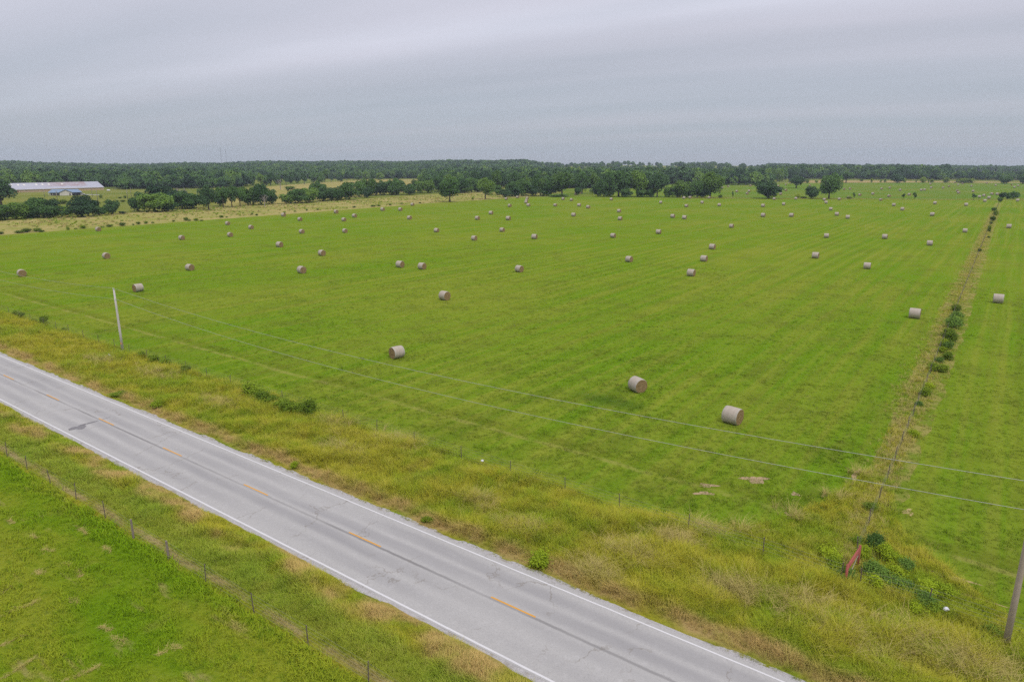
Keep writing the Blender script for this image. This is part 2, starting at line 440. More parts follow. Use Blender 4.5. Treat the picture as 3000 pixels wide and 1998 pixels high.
# verges: gently lumpy grids either side of the road
def verge_h(s, o):
    s = np.asarray(s, float); o = np.asarray(o, float)
    t = np.where(o > 27, np.clip((o - 31.0) / 2.0, 0, 1) * np.clip((41.0 - o) / 2.5, 0, 1), np.clip((23.6 - o) / 1.5, 0, 1) * np.clip((o - 18.2) / 2.0, 0, 1))
    base = np.where(o > 27, np.clip((32.5 - o) / 1.8, 0, 1), np.clip((o - 22.2) / 1.8, 0, 1)) * 0.12
    return base + t * (0.17 + 0.17 * wob(s, o, 6.0, 3))
def verge(name, s0, s1, o0, o1, ds, do):
    S_ = np.arange(s0, s1 + ds, ds); O_ = np.linspace(o0, o1, int((o1 - o0) / do) + 1)
    a, b = np.meshgrid(S_, O_); h = verge_h(a, b) + 0.003
    b2 = b.copy()
    b2[0] += 0.12 * wob(S_, S_ * 0, 1.7, 5); b2[-1] += 0.12 * wob(S_, S_ * 0 + 9, 1.7, 6)
    vs = np.stack([a.ravel() * D[0] + b2.ravel() * N[0], a.ravel() * D[1] + b2.ravel() * N[1], h.ravel()], 1)
    n = len(S_)
    fs = [(j * n + i, j * n + i + 1, (j + 1) * n + i + 1, (j + 1) * n + i) for j in range(len(O_) - 1) for i in range(n - 1)]
    return tag(mesh_obj(name, vs, fs, M['verge'], smooth=True), kind='structure')
verge('road_verge', -290, 45, 30.75, 41.1, 0.7, 0.6)
verge('road_verge', -290, 45, 18.2, 23.3, 0.7, 0.6)

# ------------------------------------------------------------------ road (local x along, y across)
ROADC = 27.08
def road_mat():
    n = NT('worn_chip_seal'); p = n.nd('ShaderNodeTexCoord').outputs['Object']; x = n.xyz(p)
    big = n.noise(n.scale(p, 0.03, 0.5), 1.0, 4.0, 0.6); fine = n.noise(p, 11.0, 4.0, 0.85); mid = n.noise(p, 2.6, 4.0, 0.7)
    c = n.mix(big, (0.325, 0.322, 0.303), (0.415, 0.410, 0.386))
    c = n.mix(n.math('MULTIPLY', n.step(fine, 0.42, 0.72), 0.65), c, (0.255, 0.253, 0.244))
    c = n.mix(n.math('MULTIPLY', n.step(mid, 0.5, 0.75), 0.35), c, (0.46, 0.455, 0.435))
    wig = n.math('MULTIPLY', n.math('SUBTRACT', n.noise(n.scale(p, 0.12, 0.0), 1.0, 3.0), 0.5), 0.5)
    yw = n.math('ADD', x[1], wig)
    for cc, w, k in ((-2.25, 0.18, 0.45), (-0.75, 0.15, 0.65), (0.85, 0.18, 0.6), (2.2, 0.22, 0.62)):
        c = n.mix(n.math('MULTIPLY', n.band(yw, cc, w, 0.55), n.math('MULTIPLY', n.step(n.noise(n.scale(p, 0.07, 0.4), 1.0, 3.0), 0.25, 0.7), k)), c, (0.215, 0.212, 0.212))
    # joint down the middle, tarred and rubbed
    jw = n.math('ADD', x[1], n.math('MULTIPLY', n.math('SUBTRACT', n.noise(n.scale(p, 1.2, 0.0), 1.0, 3.0), 0.5), 0.10))
    j = n.math('MULTIPLY', n.band(jw, -0.02, 0.03, 0.13), n.math('ADD', 0.35, n.math('MULTIPLY', n.step(n.noise(n.scale(p, 0.12, 0.0, 1.0, (5, 0, 0)), 1.0, 3.0), 0.35, 0.65), 0.6)))
    c = n.mix(n.math('MULTIPLY', j, 0.75), c, (0.13, 0.125, 0.122))
    # cracks wandering across the lanes
    v = n.nd('ShaderNodeTexVoronoi', feature='DISTANCE_TO_EDGE')
    wv = n.nd('ShaderNodeVectorMath', operation='ADD'); n.L(n.scale(p, 0.30, 0.16), wv.inputs[0])
    ns = n.nd('ShaderNodeVectorMath', operation='SCALE'); n.L(n.noise(p, 0.9, 4.0, 0.6, 'Color'), ns.inputs[0]); ns.inputs['Scale'].default_value = 0.5
    n.L(ns.outputs[0], wv.inputs[1]); n.L(wv.outputs[0], v.inputs['Vector']); v.inputs['Scale'].default_value = 0.55
    cr = n.math('MULTIPLY', n.math('SUBTRACT', 1.0, n.step(v.outputs['Distance'], 0.002, 0.009)), n.step(n.noise(p, 0.25, 3.0), 0.44, 0.56))
    c = n.mix(n.math('MULTIPLY', cr, 0.5), c, (0.17, 0.15, 0.12))
    return n.surf(c, 0.85, fine, 0.01, spec=0.25)
def paint_mat(name, col, under=(0.27, 0.265, 0.27), worn=0.45):
    n = NT(name); p = n.nd('ShaderNodeTexCoord').outputs['Object']
    w = n.step(n.noise(p, 5.0, 5.0, 0.75), 0.56, 0.72)
    c = n.mix(n.noise(p, 0.6, 3.0), tuple(q * 0.85 for q in col), col)
    return n.surf(n.mix(n.math('MULTIPLY', w, worn), c, under), 0.7, spec=0.3)
def gravel_mat():
    n = NT('pale_gravel'); p = n.pos()
    v = n.nd('ShaderNodeTexVoronoi'); n.L(p, v.inputs['Vector']); v.inputs['Scale'].default_value = 14.0
    c = n.mix(n.noise(p, 5.0, 4.0, 0.7), (0.29, 0.28, 0.27), (0.50, 0.49, 0.475))
    c = n.mix(n.math('MULTIPLY', n.step(n.noise(p, 1.1, 3.0), 0.55, 0.7), 0.5), c, (0.22, 0.19, 0.12))
    return n.surf(c, 0.95, v.outputs['Distance'], 0.05, spec=0.1)
M['road'] = road_mat(); M['white'] = paint_mat('white_edge_paint', (0.60, 0.60, 0.59), under=(0.37, 0.365, 0.35), worn=0.6); M['yellow'] = paint_mat('yellow_paint', (0.60, 0.31, 0.05), worn=0.4)
M['gravel'] = gravel_mat()
RS0, RS1, RZ = -300.0, 50.0, 0.14
def road_piece(name, prof, ds, mat, jit0=0.0, jit1=0.0, parent=None, s0=RS0, s1=RS1, k=0):
    """strip along the road; prof is a list of (y offset from the centre, z)"""
    S_ = np.arange(s0, s1 + ds * 0.5, ds); vs = []
    for i, (y, z) in enumerate(prof):
        j = jit0 if i == 0 else jit1 if i == len(prof) - 1 else 0
        yy = y + (j * (wob(S_, S_ * 0 + k, 1.3, 4 + k) + 0.6 * wob(S_, S_ * 0 + k, 5.0, 9 + k)) if j else 0)
        vs += [(a, b, z) for a, b in zip(S_, np.broadcast_to(yy, S_.shape))]
    n = len(S_)
    fs = [(j * n + i, j * n + i + 1, (j + 1) * n + i + 1, (j + 1) * n + i) for j in range(len(prof) - 1) for i in range(n - 1)]
    return mesh_obj(name, vs, fs, mat, parent)
road = road_piece('road', [(-3.60, RZ - 0.05), (-3.56, RZ), (0, RZ + 0.05), (3.50, RZ), (3.54, RZ - 0.05)], 0.5, M['road'], 0.07, 0.04, k=1)
road.location = SO(0, ROADC); road.rotation_euler = (0, 0, ANG); tag(road, kind='structure')
def crown(y): return RZ + 0.05 * (1 - abs(y) / 3.6)
for c_, w in ((3.15, 0.055), (-3.40, 0.065)):
    road_piece('edge_line', [(c_ - w, crown(c_ - w) + 0.004), (c_ + w, crown(c_ + w) + 0.004)], 0.5, M['white'], 0.008, 0.008, road, k=3)
s_first = -21.25
for k in range(-7, 23):
    a = s_first - 12.19 * k
    if a > 40: continue
    mb = MB(); y0 = 0.10
    mb.add([(a, y0 - 0.06, crown(y0) + 0.004), (a + 3.1, y0 - 0.06, crown(y0) + 0.004), (a + 3.1, y0 + 0.06, crown(y0) + 0.004), (a, y0 + 0.06, crown(y0) + 0.004)], [(0, 1, 2, 3)])
    mb.build('centre_dash', M['yellow'], road)
# tarred patch and sealed joint in the nearer lane
M['tar'] = paint_mat('tar_patch', (0.185, 0.18, 0.18), (0.31, 0.30, 0.30), 0.8)
mb = MB()
def blob(cx, cy, rx, ry, z, n=22, k=0, rot=0.0):
    pts = []
    for i in range(n):
        a = 2 * math.pi * i / n; q = 1 + 0.28 * math.sin(3 * a + k) + 0.16 * math.sin(5 * a + 2 * k) + 0.1 * math.sin(9 * a + k)
        x, y = rx * q * math.cos(a), ry * q * math.sin(a)
        pts.append((cx + x * math.cos(rot) - y * math.sin(rot), cy + x * math.sin(rot) + y * math.cos(rot), z))
    return pts
pp = G(232, 1256); ps, po = so_of(*pp)
mb.add(blob(ps, po - ROADC, 0.55, 0.75, crown(-1.8) + 0.009, k=1), [tuple(range(22))])
pp2 = G(278, 1240); ps2, po2 = so_of(*pp2)
mb.add(blob(ps2, po2 - ROADC, 0.14, 1.15, crown(-1.2) + 0.014, k=2), [tuple(range(22))])
mb.build('tar_patch', M['tar'], road)
for (yi, yo, k) in ((3.47, 3.90, 2), (-3.54, -3.92, 5)):
    g_ = road_piece('gravel_shoulder', sorted([(yi, RZ - 0.012), (yo, 0.115)]), 0.35, M['gravel'], 0.11 if yi < 0 else 0.0, 0.0 if yi < 0 else 0.11, k=k)
    g_.location = road.location; g_.rotation_euler = road.rotation_euler; tag(g_, kind='structure')

# ------------------------------------------------------------------ scattered grass (kind = stuff)
def scatter(name, pts, scl, protos, label=None, cat=None, tilt=0.0):
    """one object: copies of small tufts on points, picked at random"""
    pts = np.asarray(pts, float); n = len(pts)
    me = bpy.data.meshes.new(name); me.vertices.add(n); me.vertices.foreach_set('co', pts.ravel())
    at = me.attributes.new('scl', 'FLOAT', 'POINT'); at.data.foreach_set('value', np.asarray(scl, float))
    ro = np.stack([rng.uniform(-tilt, tilt, n), rng.uniform(-tilt, tilt, n), rng.uniform(0, 6.283, n)], 1)
    at = me.attributes.new('rot', 'FLOAT_VECTOR', 'POINT'); at.data.foreach_set('vector', ro.ravel())
    o = bpy.data.objects.new(name, me); C.objects.link(o)
    col = bpy.data.collections.new(name + '_kinds')
    for p in protos: col.objects.link(p)
    ng = bpy.data.node_groups.new(name + '_scatter', 'GeometryNodeTree')
    ng.interface.new_socket('Geometry', in_out='INPUT', socket_type='NodeSocketGeometry')
    ng.interface.new_socket('Geometry', in_out='OUTPUT', socket_type='NodeSocketGeometry')
    gi = ng.nodes.new('NodeGroupInput'); go = ng.nodes.new('NodeGroupOutput')
    ci = ng.nodes.new('GeometryNodeCollectionInfo'); ci.inputs['Collection'].default_value = col
    ci.inputs['Separate Children'].default_value = True; ci.inputs['Reset Children'].default_value = True
    ip = ng.nodes.new('GeometryNodeInstanceOnPoints'); ip.inputs['Pick Instance'].default_value = True
    a1 = ng.nodes.new('GeometryNodeInputNamedAttribute'); a1.data_type = 'FLOAT'; a1.inputs['Name'].default_value = 'scl'
    a2 = ng.nodes.new('GeometryNodeInputNamedAttribute'); a2.data_type = 'FLOAT_VECTOR'; a2.inputs['Name'].default_value = 'rot'
    e2r = ng.nodes.new('FunctionNodeEulerToRotation')
    L = ng.links.new
    L(gi.outputs[0], ip.inputs['Points']); L(ci.outputs[0], ip.inputs['Instance'])
    L(a1.outputs[0], ip.inputs['Scale'])
    L(a2.outputs[0], e2r.inputs[0]); L(e2r.outputs[0], ip.inputs['Rotation'])
    L(ip.outputs[0], go.inputs[0])
    md = o.modifiers.new('scatter', 'NODES'); md.node_group = ng
    tag(o, label, cat, kind='stuff')
    return o
def tuft(name, nb, h, spread, width, bend, mat, lean=0.0, segs=2):
    mb = MB()
    for _ in range(nb):
        a = random.uniform(0, 6.283); r = spread * math.sqrt(random.random())
        bx, by = r * math.cos(a), r * math.sin(a); hh = h * random.uniform(0.55, 1.15); w = width * random.uniform(0.7, 1.3)
        ba = random.uniform(0, 6.283); be = bend * random.uniform(0.3, 1.3) * hh
        dx, dy = be * math.cos(ba) + lean * hh, be * math.sin(ba) - 0.5 * lean * hh
        tx, ty = -math.sin(ba) * w, math.cos(ba) * w
        vs = []
        for k in range(segs + 1):
            t = k / segs; ww = (1 - 0.75 * t)
            x, y, z = bx + dx * t * t, by + dy * t * t, hh * (t - 0.18 * bend * t * t)
            vs += [(x - tx * ww, y - ty * ww, z), (x + tx * ww, y + ty * ww, z)]
        mb.add(vs, [(2 * k, 2 * k + 1, 2 * k + 3, 2 * k + 2) for k in range(segs)])
    return mb.build(name, mat, link=False)
def rand_so(n, s0, s1, o0, o1):
    return rng.uniform(s0, s1, n), rng.uniform(o0, o1, n)
def in_view(s, o, margin=140):
    x = s * D[0] + o * N[0]; y = s * D[1] + o * N[1]
    dd = y * math.cos(PITCH) + CAM_H * math.sin(PITCH)
    px = 1500 + F * x / np.maximum(dd, 1); up = y * math.sin(PITCH) - CAM_H * math.cos(PITCH)
    py = 999 - F * up / np.maximum(dd, 1)
    return (dd > 5) & (px > -margin) & (px < 3000 + margin) & (py < 1998 + margin * 2)
def world_pts(s, o, z): return np.stack([s * D[0] + o * N[0], s * D[1] + o * N[1], z], 1)
def thin(s, o, near, far):
    """keep fewer points with distance"""
    r = np.hypot(s * D[0] + o * N[0], s * D[1] + o * N[1])
    keep = rng.random(len(s)) < np.clip((near / np.maximum(r, near)) ** far, 0, 1)
    return s[keep], o[keep]

tall = [tuft('grass_tuft', 22, 0.52, 0.27, 0.009, 0.6, M['verge_b'], 0.15) for _ in range(3)] + [tuft('grass_tuft', 16, 0.72, 0.24, 0.008, 0.85, M['verge_b'], 0.35) for _ in range(2)]
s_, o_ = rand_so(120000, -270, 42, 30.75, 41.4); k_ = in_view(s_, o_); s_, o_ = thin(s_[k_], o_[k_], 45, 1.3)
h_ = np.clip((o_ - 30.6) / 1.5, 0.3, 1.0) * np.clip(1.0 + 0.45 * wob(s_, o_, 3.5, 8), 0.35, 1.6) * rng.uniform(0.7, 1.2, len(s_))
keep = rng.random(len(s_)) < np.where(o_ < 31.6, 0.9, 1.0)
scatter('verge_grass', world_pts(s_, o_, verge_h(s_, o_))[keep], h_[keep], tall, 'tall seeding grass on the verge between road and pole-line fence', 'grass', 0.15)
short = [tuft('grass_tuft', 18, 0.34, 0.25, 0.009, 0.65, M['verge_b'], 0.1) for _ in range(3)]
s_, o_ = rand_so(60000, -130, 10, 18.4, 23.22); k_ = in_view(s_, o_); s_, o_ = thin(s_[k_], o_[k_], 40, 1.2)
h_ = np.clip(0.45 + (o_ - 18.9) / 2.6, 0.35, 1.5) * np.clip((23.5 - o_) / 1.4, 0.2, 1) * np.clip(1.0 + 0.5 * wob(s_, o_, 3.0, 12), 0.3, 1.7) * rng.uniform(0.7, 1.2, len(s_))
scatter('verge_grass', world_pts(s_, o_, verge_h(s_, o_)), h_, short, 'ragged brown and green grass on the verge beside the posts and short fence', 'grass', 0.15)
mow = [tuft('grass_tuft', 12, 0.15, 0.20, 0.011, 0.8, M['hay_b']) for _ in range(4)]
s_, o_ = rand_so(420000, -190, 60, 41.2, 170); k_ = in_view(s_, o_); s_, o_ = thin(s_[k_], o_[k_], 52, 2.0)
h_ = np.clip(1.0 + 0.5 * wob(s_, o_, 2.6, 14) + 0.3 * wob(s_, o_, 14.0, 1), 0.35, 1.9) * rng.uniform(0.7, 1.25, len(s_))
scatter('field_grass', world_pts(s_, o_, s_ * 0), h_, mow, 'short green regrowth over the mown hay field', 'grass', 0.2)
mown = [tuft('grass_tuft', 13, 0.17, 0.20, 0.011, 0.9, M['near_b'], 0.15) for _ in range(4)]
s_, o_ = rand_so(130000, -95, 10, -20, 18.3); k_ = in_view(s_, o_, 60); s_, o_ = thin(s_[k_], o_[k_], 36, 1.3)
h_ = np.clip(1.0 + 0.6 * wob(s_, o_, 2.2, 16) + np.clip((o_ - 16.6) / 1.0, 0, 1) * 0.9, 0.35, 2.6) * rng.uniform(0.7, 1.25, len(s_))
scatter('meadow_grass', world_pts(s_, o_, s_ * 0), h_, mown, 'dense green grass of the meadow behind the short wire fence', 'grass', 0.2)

# unmown strip along the cross fence and round the red corner brace
sheet('fence_row', [so2(-6.4, 41.5), so2(-3.8, 41.5), so2(-3.5, 90), so2(-3.6, 130), so2(-5.0, 250), so2(-8.4, 560), so2(-11.8, 560), so2(-9.2, 250), so2(-7.7, 130), so2(-7.2, 90)], 0.004, M['row'], 2.0, 0.35, 5.0)
corner = [G(1900, 1503), G(2150, 1548), G(2300, 1520), G(2420, 1465), G(2540, 1380), G(2600, 1400), G(2640, 1560), G(2760, 1650), G(2950, 1800), G(2950, 1850), G(2700, 1780), G(2480, 1712), G(2200, 1635)]
sheet('rough_corner', corner, 0.006, M['verge'], 1.0, 0.25, 3.0)
row_t = [tuft('grass_tuft', 14, 0.55, 0.25, 0.012, 0.7, M['straw_b'], 0.2) for _ in range(2)] + [tuft('grass_tuft', 14, 0.5, 0.25, 0.012, 0.6, M['verge_b'], 0.1) for _ in range(3)]
o_ = 41.5 + 420 * rng.random(16000) ** 2.0; s_ = -5.3 - (o_ - 41) * 0.0088 + rng.normal(-0.1, np.where(o_ < 75, 0.55, 0.95), len(o_))
h_ = rng.uniform(0.3, 0.8, len(o_)) * np.clip(1.1 + 0.4 * wob(s_, o_, 6.0, 3), 0.5, 1.6)
scatter('fence_row_grass', world_pts(s_, o_, o_ * 0), h_, row_t, 'tan uncut grass strip along the cross fence', 'grass', 0.15)
def inside(pts, poly):
    poly = np.array(poly); x, y = pts[:, 0], pts[:, 1]; c = np.zeros(len(pts), bool)
    for i in range(len(poly)):
        x1, y1 = poly[i]; x2, y2 = poly[i - 1]
        c ^= ((y1 > y) != (y2 > y)) & (x < (x2 - x1) * (y - y1) / (y2 - y1 + 1e-9) + x1)
    return c
s_, o_ = rand_so(16000, -32, 12, 40.5, 62); wp = world_pts(s_, o_, s_ * 0); m_ = inside(wp, corner)
scatter('corner_grass', wp[m_], rng.uniform(0.5, 1.1, m_.sum()), tall, 'tall tangled grass round the red corner brace', 'grass', 0.15)
# lodged straw-coloured drifts in the tall verge
pts = []
for (px, py, n, sp) in ((1850, 1640, 280, 1.1), (1980, 1590, 260, 0.8), (1740, 1690, 260, 0.9), (2060, 1560, 200, 0.7), (1400, 1480, 160, 0.9), (2480, 1880, 200, 1.6), (2700, 1900, 220, 1.5), (2350, 1790, 180, 1.4), (1180, 1300, 260, 1.3),
                        (640, 1190, 240, 1.5), (1540, 1560, 200, 1.0), (2150, 1740, 240, 1.0), (980, 1245, 200, 1.2), (2850, 1960, 300, 1.5), (300, 1060, 160, 1.6), (2180, 1552, 40, 0.7), (2330, 1512, 40, 0.6), (2440, 1455, 40, 0.6), (2530, 1395, 40, 0.5), (1000, 1330, 240, 1.4), (460, 1100, 220, 1.7)):
    gx_, gy_ = G(px, py); a, b = so_of(gx_, gy_)
    n = int(n * 0.5); ss, oo = a + rng.normal(0, sp, n), b + rng.normal(0, sp * 0.55, n)
    k_ = (oo > 31.6); pts.append(world_pts(ss[k_], oo[k_], verge_h(ss[k_], oo[k_])))
pts = np.concatenate(pts)
arch = [tuft('grass_tuft', 14, 0.8, 0.2, 0.010, 0.9, M['straw_b'], 0.5, 3) for _ in range(3)]
scatter('straw_grass', pts, rng.uniform(0.6, 1.15, len(pts)), arch, 'pale arching straw in drifts through the tall verge', 'grass', 0.1)

# weeds dotting the rough pasture
weed = [tuft('weed_clump', 26, 0.55, 0.45, 0.05, 0.8, M['near_b']) for _ in range(2)] + [tuft('weed_clump', 26, 0.6, 0.5, 0.05, 0.7, M['straw_b']) for _ in range(2)]
o_ = rng.uniform(40, 470, 5200); s_ = -300 - (o_ - 40) * 0.03 - rng.random(5200) ** 0.8 * 82
k_ = in_view(s_, o_) & (wob(s_, o_, 34, 5) + rng.normal(0, 0.5, 5200) > 0.0)
scatter('pasture_weeds', world_pts(s_[k_], o_[k_], s_[k_] * 0), rng.uniform(0.5, 1.5, k_.sum()), weed, 'scattered weeds and dry tussocks over the tan pasture', 'weeds', 0.1)

# bare soil and leftover straw
def patch(name, pxs, z, mat, jit=0.25, n=26):
    for i, (px, py, rx, ry, rot) in enumerate(pxs):
        cx, cy = G(px, py); a, b = so_of(cx, cy)
        pts = blob(0, 0, rx, ry, 0, n, i * 1.7, rot)
        vs = [SO(a + p[0], b + p[1], z) for p in pts]
        tag(mesh_obj(name, vs, [tuple(range(n))], mat), kind='structure')
patch('bare_soil', ((2212, 1405, 0.95, 0.62, 0.6), (2075, 1422, 0.7, 0.3, 0.6), (2062, 1445, 0.8, 0.25, 0.6), (2505, 1395, 0.18, 1.6, 0.05), (2312, 1506, 0.3, 0.25, 0.3), (2330, 1447, 0.3, 0.3, 0.2)), 0.011, M['soil'])
patch('worn_track', ((2790, 1692, 1.15, 0.26, 0.02), (2850, 1748, 1.3, 0.16, 0.0), (2660, 1500, 0.35, 0.5, 0.0)), 0.012, M['straw'])
wind = []
for (x0, y0, x1, y1, w) in ((0, 1808, 118, 1758, 0.2), (0, 1738, 34, 1718, 0.2), (0, 1890, 78, 1862, 0.14), (0, 1992, 98, 1932, 0.22), (185, 1998, 290, 1952, 0.24), (85, 1568, 108, 1578, 0.2), (20, 1522, 44, 1532, 0.25), (186, 1650, 205, 1658, 0.3), (228, 1668, 236, 1690, 0.25), (100, 1672, 125, 1684, 0.3), (205, 1750, 235, 1772, 0.25), (295, 1832, 330, 1850, 0.2), (225, 1540, 260, 1568, 0.18), (340, 1866, 362, 1888, 0.35), (505, 1890, 528, 1900, 0.25), (460, 1920, 490, 1905, 0.4), (300, 1600, 325, 1615, 0.18), (130, 1610, 160, 1616, 0.2)):
    a = np.array(G(x0, y0)); b = np.array(G(x1, y1)); L_ = np.linalg.norm(b - a); n = int(4 + L_ * (110 if L_ > 2.2 else 14))
    t = rng.random(n); q = a + (b - a) * t[:, None] + rng.normal(0, w * 0.42, (n, 2)) * (0.55 + 0.45 * np.sin(t * 9 + x0))[:, None]
    wind.append(np.column_stack([q, np.full(n, 0.02)]))
wind = np.concatenate(wind)
cut = [tuft('straw_wisp', 14, 0.10, 0.13, 0.009, 2.6, M['straw_b'], 0.3) for _ in range(3)]
scatter('cut_straw', wind, rng.uniform(0.6, 1.15, len(wind)), cut, 'leftover wisps of cut straw lying on the meadow', 'straw', 0.5)

# ------------------------------------------------------------------ trees and shrubs
def leaf_mat(name, c1, c2, tr=0.25, up=0.4):
    n = NT(name); p = n.pos(); r = n.rand()
    c = n.mix(n.noise(p, 0.35, 3.0, 0.6), c1, c2)
    c = n.mix(r, n.mix(1.0, c, (0.60, 0.64, 0.70), 'MULTIPLY'), n.mix(1.0, c, (1.36, 1.26, 1.08), 'MULTIPLY'))
    return n.surf(c, 0.75, translucent=tr, spec=0.04, up=up)
M['leaf'] = leaf_mat('broad_leaf', (0.058, 0.132, 0.040), (0.112, 0.212, 0.056))
M['leaf_y'] = leaf_mat('bright_leaf', (0.098, 0.190, 0.040), (0.160, 0.272, 0.052))
M['leaf_d'] = leaf_mat('dark_leaf', (0.042, 0.096, 0.042), (0.076, 0.146, 0.052))
M['leaf_l'] = leaf_mat('lime_leaf', (0.230, 0.360, 0.022), (0.340, 0.440, 0.030), up=0.65)
M['bark'] = simple('bark', (0.105, 0.085, 0.065), 0.95, nscale=3.0, var=0.3)
M['dead'] = simple('weathered_wood', (0.30, 0.27, 0.25), 0.9, nscale=3.0, var=0.2)
def crown_mesh(name, w, h, z0, lobes, nleaf, size, mat, seed, squash=1.0, fill=0.25, open_=0.0, nj=0.5):
    """leaf-clump faces over many lobes; w, h of the whole crown, its underside at z0"""
    r = np.random.default_rng(seed)
    cs = []
    for k in range(lobes):
        for _ in range(30):
            p = r.uniform(-1, 1, 3)
            if np.linalg.norm(p) < 1: break
        p = p / max(np.linalg.norm(p), 0.2) * r.uniform(0.35, 0.74)
        rr = r.uniform(0.26, 0.44) * (1 - 0.25 * max(0, p[2]))
        cs.append((p[0] * w / 2, p[1] * w / 2, z0 + h / 2 + p[2] * h / 2, rr * w / 2 * squash, rr * min(w, h * 1.2) / 2))
    cs = np.array(cs)
    wts = cs[:, 3] ** 2; wts /= wts.sum()
    pick = r.choice(len(cs), nleaf, p=wts); c = cs[pick]
    d = r.normal(0, 1, (nleaf, 3)); d /= np.linalg.norm(d, axis=1)[:, None]
    d[:, 2] = np.where((d[:, 2] < -0.35) & (r.random(nleaf) < 0.6), -d[:, 2], d[:, 2])
    rad = np.where(r.random(nleaf) < fill, r.uniform(0.3, 0.9, nleaf), r.uniform(0.86, 1.10, nleaf))
    if open_: rad = rad * (1 + open_ * np.abs(r.normal(0, 1, nleaf)) ** 1.5)
    P = c[:, :3] + d * np.stack([c[:, 3], c[:, 3], c[:, 4]], 1) * rad[:, None]
    P[:, 2] = np.maximum(P[:, 2], z0 + r.uniform(0, 0.06 * h, nleaf))
    nrm = d * 0.75 + r.normal(0, nj, (nleaf, 3)) + np.array([0, 0, 0.25]); nrm /= np.linalg.norm(nrm, axis=1)[:, None]
    t = np.cross(nrm, r.normal(0, 1, (nleaf, 3))); t /= np.linalg.norm(t, axis=1)[:, None]; b = np.cross(nrm, t)
    sz = size * r.uniform(0.6, 1.35, nleaf)[:, None]
    q = np.stack([P - t * sz, P - b * sz * 0.62 + t * sz * 0.1, P + t * sz, P + b * sz * 0.62 - t * sz * 0.1], 1).reshape(-1, 3)
    f = np.arange(nleaf * 4).reshape(-1, 4)
    return mesh_obj(name, q, f, mat, link=False)
def trunk_mesh(name, h, r0, w, z1, seed, mat, limbs=6, lean=0.0):
    rr = random.Random(seed); mb = MB()
    top = h * 0.72; pts = [(0, 0, -0.1), (rr.uniform(-.1, .1) * h * .1, 0, h * 0.18), (lean * h * 0.2 + rr.uniform(-.3, .3), rr.uniform(-.3, .3), h * 0.42), (lean * h * .3, rr.uniform(-.5, .5), top)]
    mb.tube(pts, [r0 * 1.35, r0, r0 * 0.72, r0 * 0.2], 7)
    for k in range(limbs):
        a = 6.283 * k / limbs + rr.uniform(-.4, .4); z = h * rr.uniform(0.2, 0.5); l = w * rr.uniform(0.25, 0.42)
        mb.tube([(0, 0, z), (math.cos(a) * l * 0.5, math.sin(a) * l * 0.5, z + l * 0.35), (math.cos(a) * l, math.sin(a) * l, z + l * rr.uniform(0.5, 1.0))], [r0 * 0.45, r0 * 0.28, r0 * 0.08], 5)
    return mb.build(name, mat, smooth=True, link=False)
# prototypes are one unit tall and about one unit wide, scaled when placed
PROTO = {}
def proto(key, crown_kw, trunk_h, trunk_r, seeds, mats):
    PROTO[key] = []
    for i, sd_ in enumerate(seeds):
        cr = crown_mesh('crown', mat=M[mats[i % len(mats)]], seed=sd_, **crown_kw)
        tr = trunk_mesh('trunk', trunk_h, trunk_r, crown_kw['w'], crown_kw['z0'], sd_, M['bark'])
        PROTO[key].append((cr.data, tr.data))
U = 10.0    # prototypes are built at 10 m
proto('round', dict(w=10, h=9.0, z0=1.0, lobes=24, nleaf=4600, size=0.33), 9.0, 0.30, (1, 2, 3, 4), ('leaf', 'leaf_y', 'leaf', 'leaf_d'))
proto('tall', dict(w=7.5, h=9.2, z0=0.8, lobes=20, nleaf=3800, size=0.30), 9.2, 0.24, (11, 12, 13), ('leaf', 'leaf_d', 'leaf_y'))
proto('bush', dict(w=10.5, h=9.9, z0=0.05, lobes=20, nleaf=4200, size=0.36), 7.0, 0.20, (21, 22, 23, 24), ('leaf', 'leaf_d', 'leaf', 'leaf_y'))
proto('open', dict(w=10, h=7.6, z0=2.2, lobes=17, nleaf=3200, size=0.34, fill=0.15), 8.6, 0.30, (31, 32, 33), ('leaf', 'leaf_d', 'leaf'))
proto('sapling', dict(w=7.0, h=7.6, z0=2.2, lobes=9, nleaf=900, size=0.55, fill=0.3), 8.0, 0.30, (41, 42), ('leaf_y', 'leaf'))
def dead_mesh(seed):
    rr = random.Random(seed); mb = MB()
    mb.tube([(0, 0, -.1), (0.1, 0, 3), (0.3, 0.1, 6), (0.5, 0, 9.3)], [0.34, 0.26, 0.16, 0.04], 6)
    for k in range(13):
        a = rr.uniform(0, 6.283); z = rr.uniform(2.4, 7.5); l = (9.8 - z) * rr.uniform(0.45, 0.75)
        p1 = (math.cos(a) * l * .5, math.sin(a) * l * .5, z + l * 0.45); p2 = (math.cos(a) * l, math.sin(a) * l, z + l * rr.uniform(0.7, 1.1))
        mb.tube([(0.15, 0, z), p1, p2], [0.13, 0.09, 0.03], 5)
        for j in range(3):
            b = a + rr.uniform(-1, 1); m = l * rr.uniform(0.25, 0.5)
            mb.tube([p1, (p1[0] + math.cos(b) * m, p1[1] + math.sin(b) * m, p1[2] + m * 0.9)], [0.07, 0.025], 4)
    return mb.build('trunk', M['dead'], link=False).data
DEAD = [dead_mesh(5), dead_mesh(6)]

def place_tree(kind, x, y, h, w, label, cat='tree', group=None, name='tree', z=None, var=None):
    zz = float(terrain(x, y)) if z is None else z
    t = empty(name, (x, y, zz), random.uniform(0, 6.283))
    p = PROTO[kind][(var if var is not None else random.randrange(99)) % len(PROTO[kind])]
    sz = h / U; sw = w / U
    for nm, me in (('crown', p[0]), ('trunk', p[1])):
        o = bpy.data.objects.new(nm, me); C.objects.link(o); o.parent = t
        o.scale = (sw, sw * random.uniform(0.9, 1.1), sz)
    tag(t, label, cat, group)
    return t
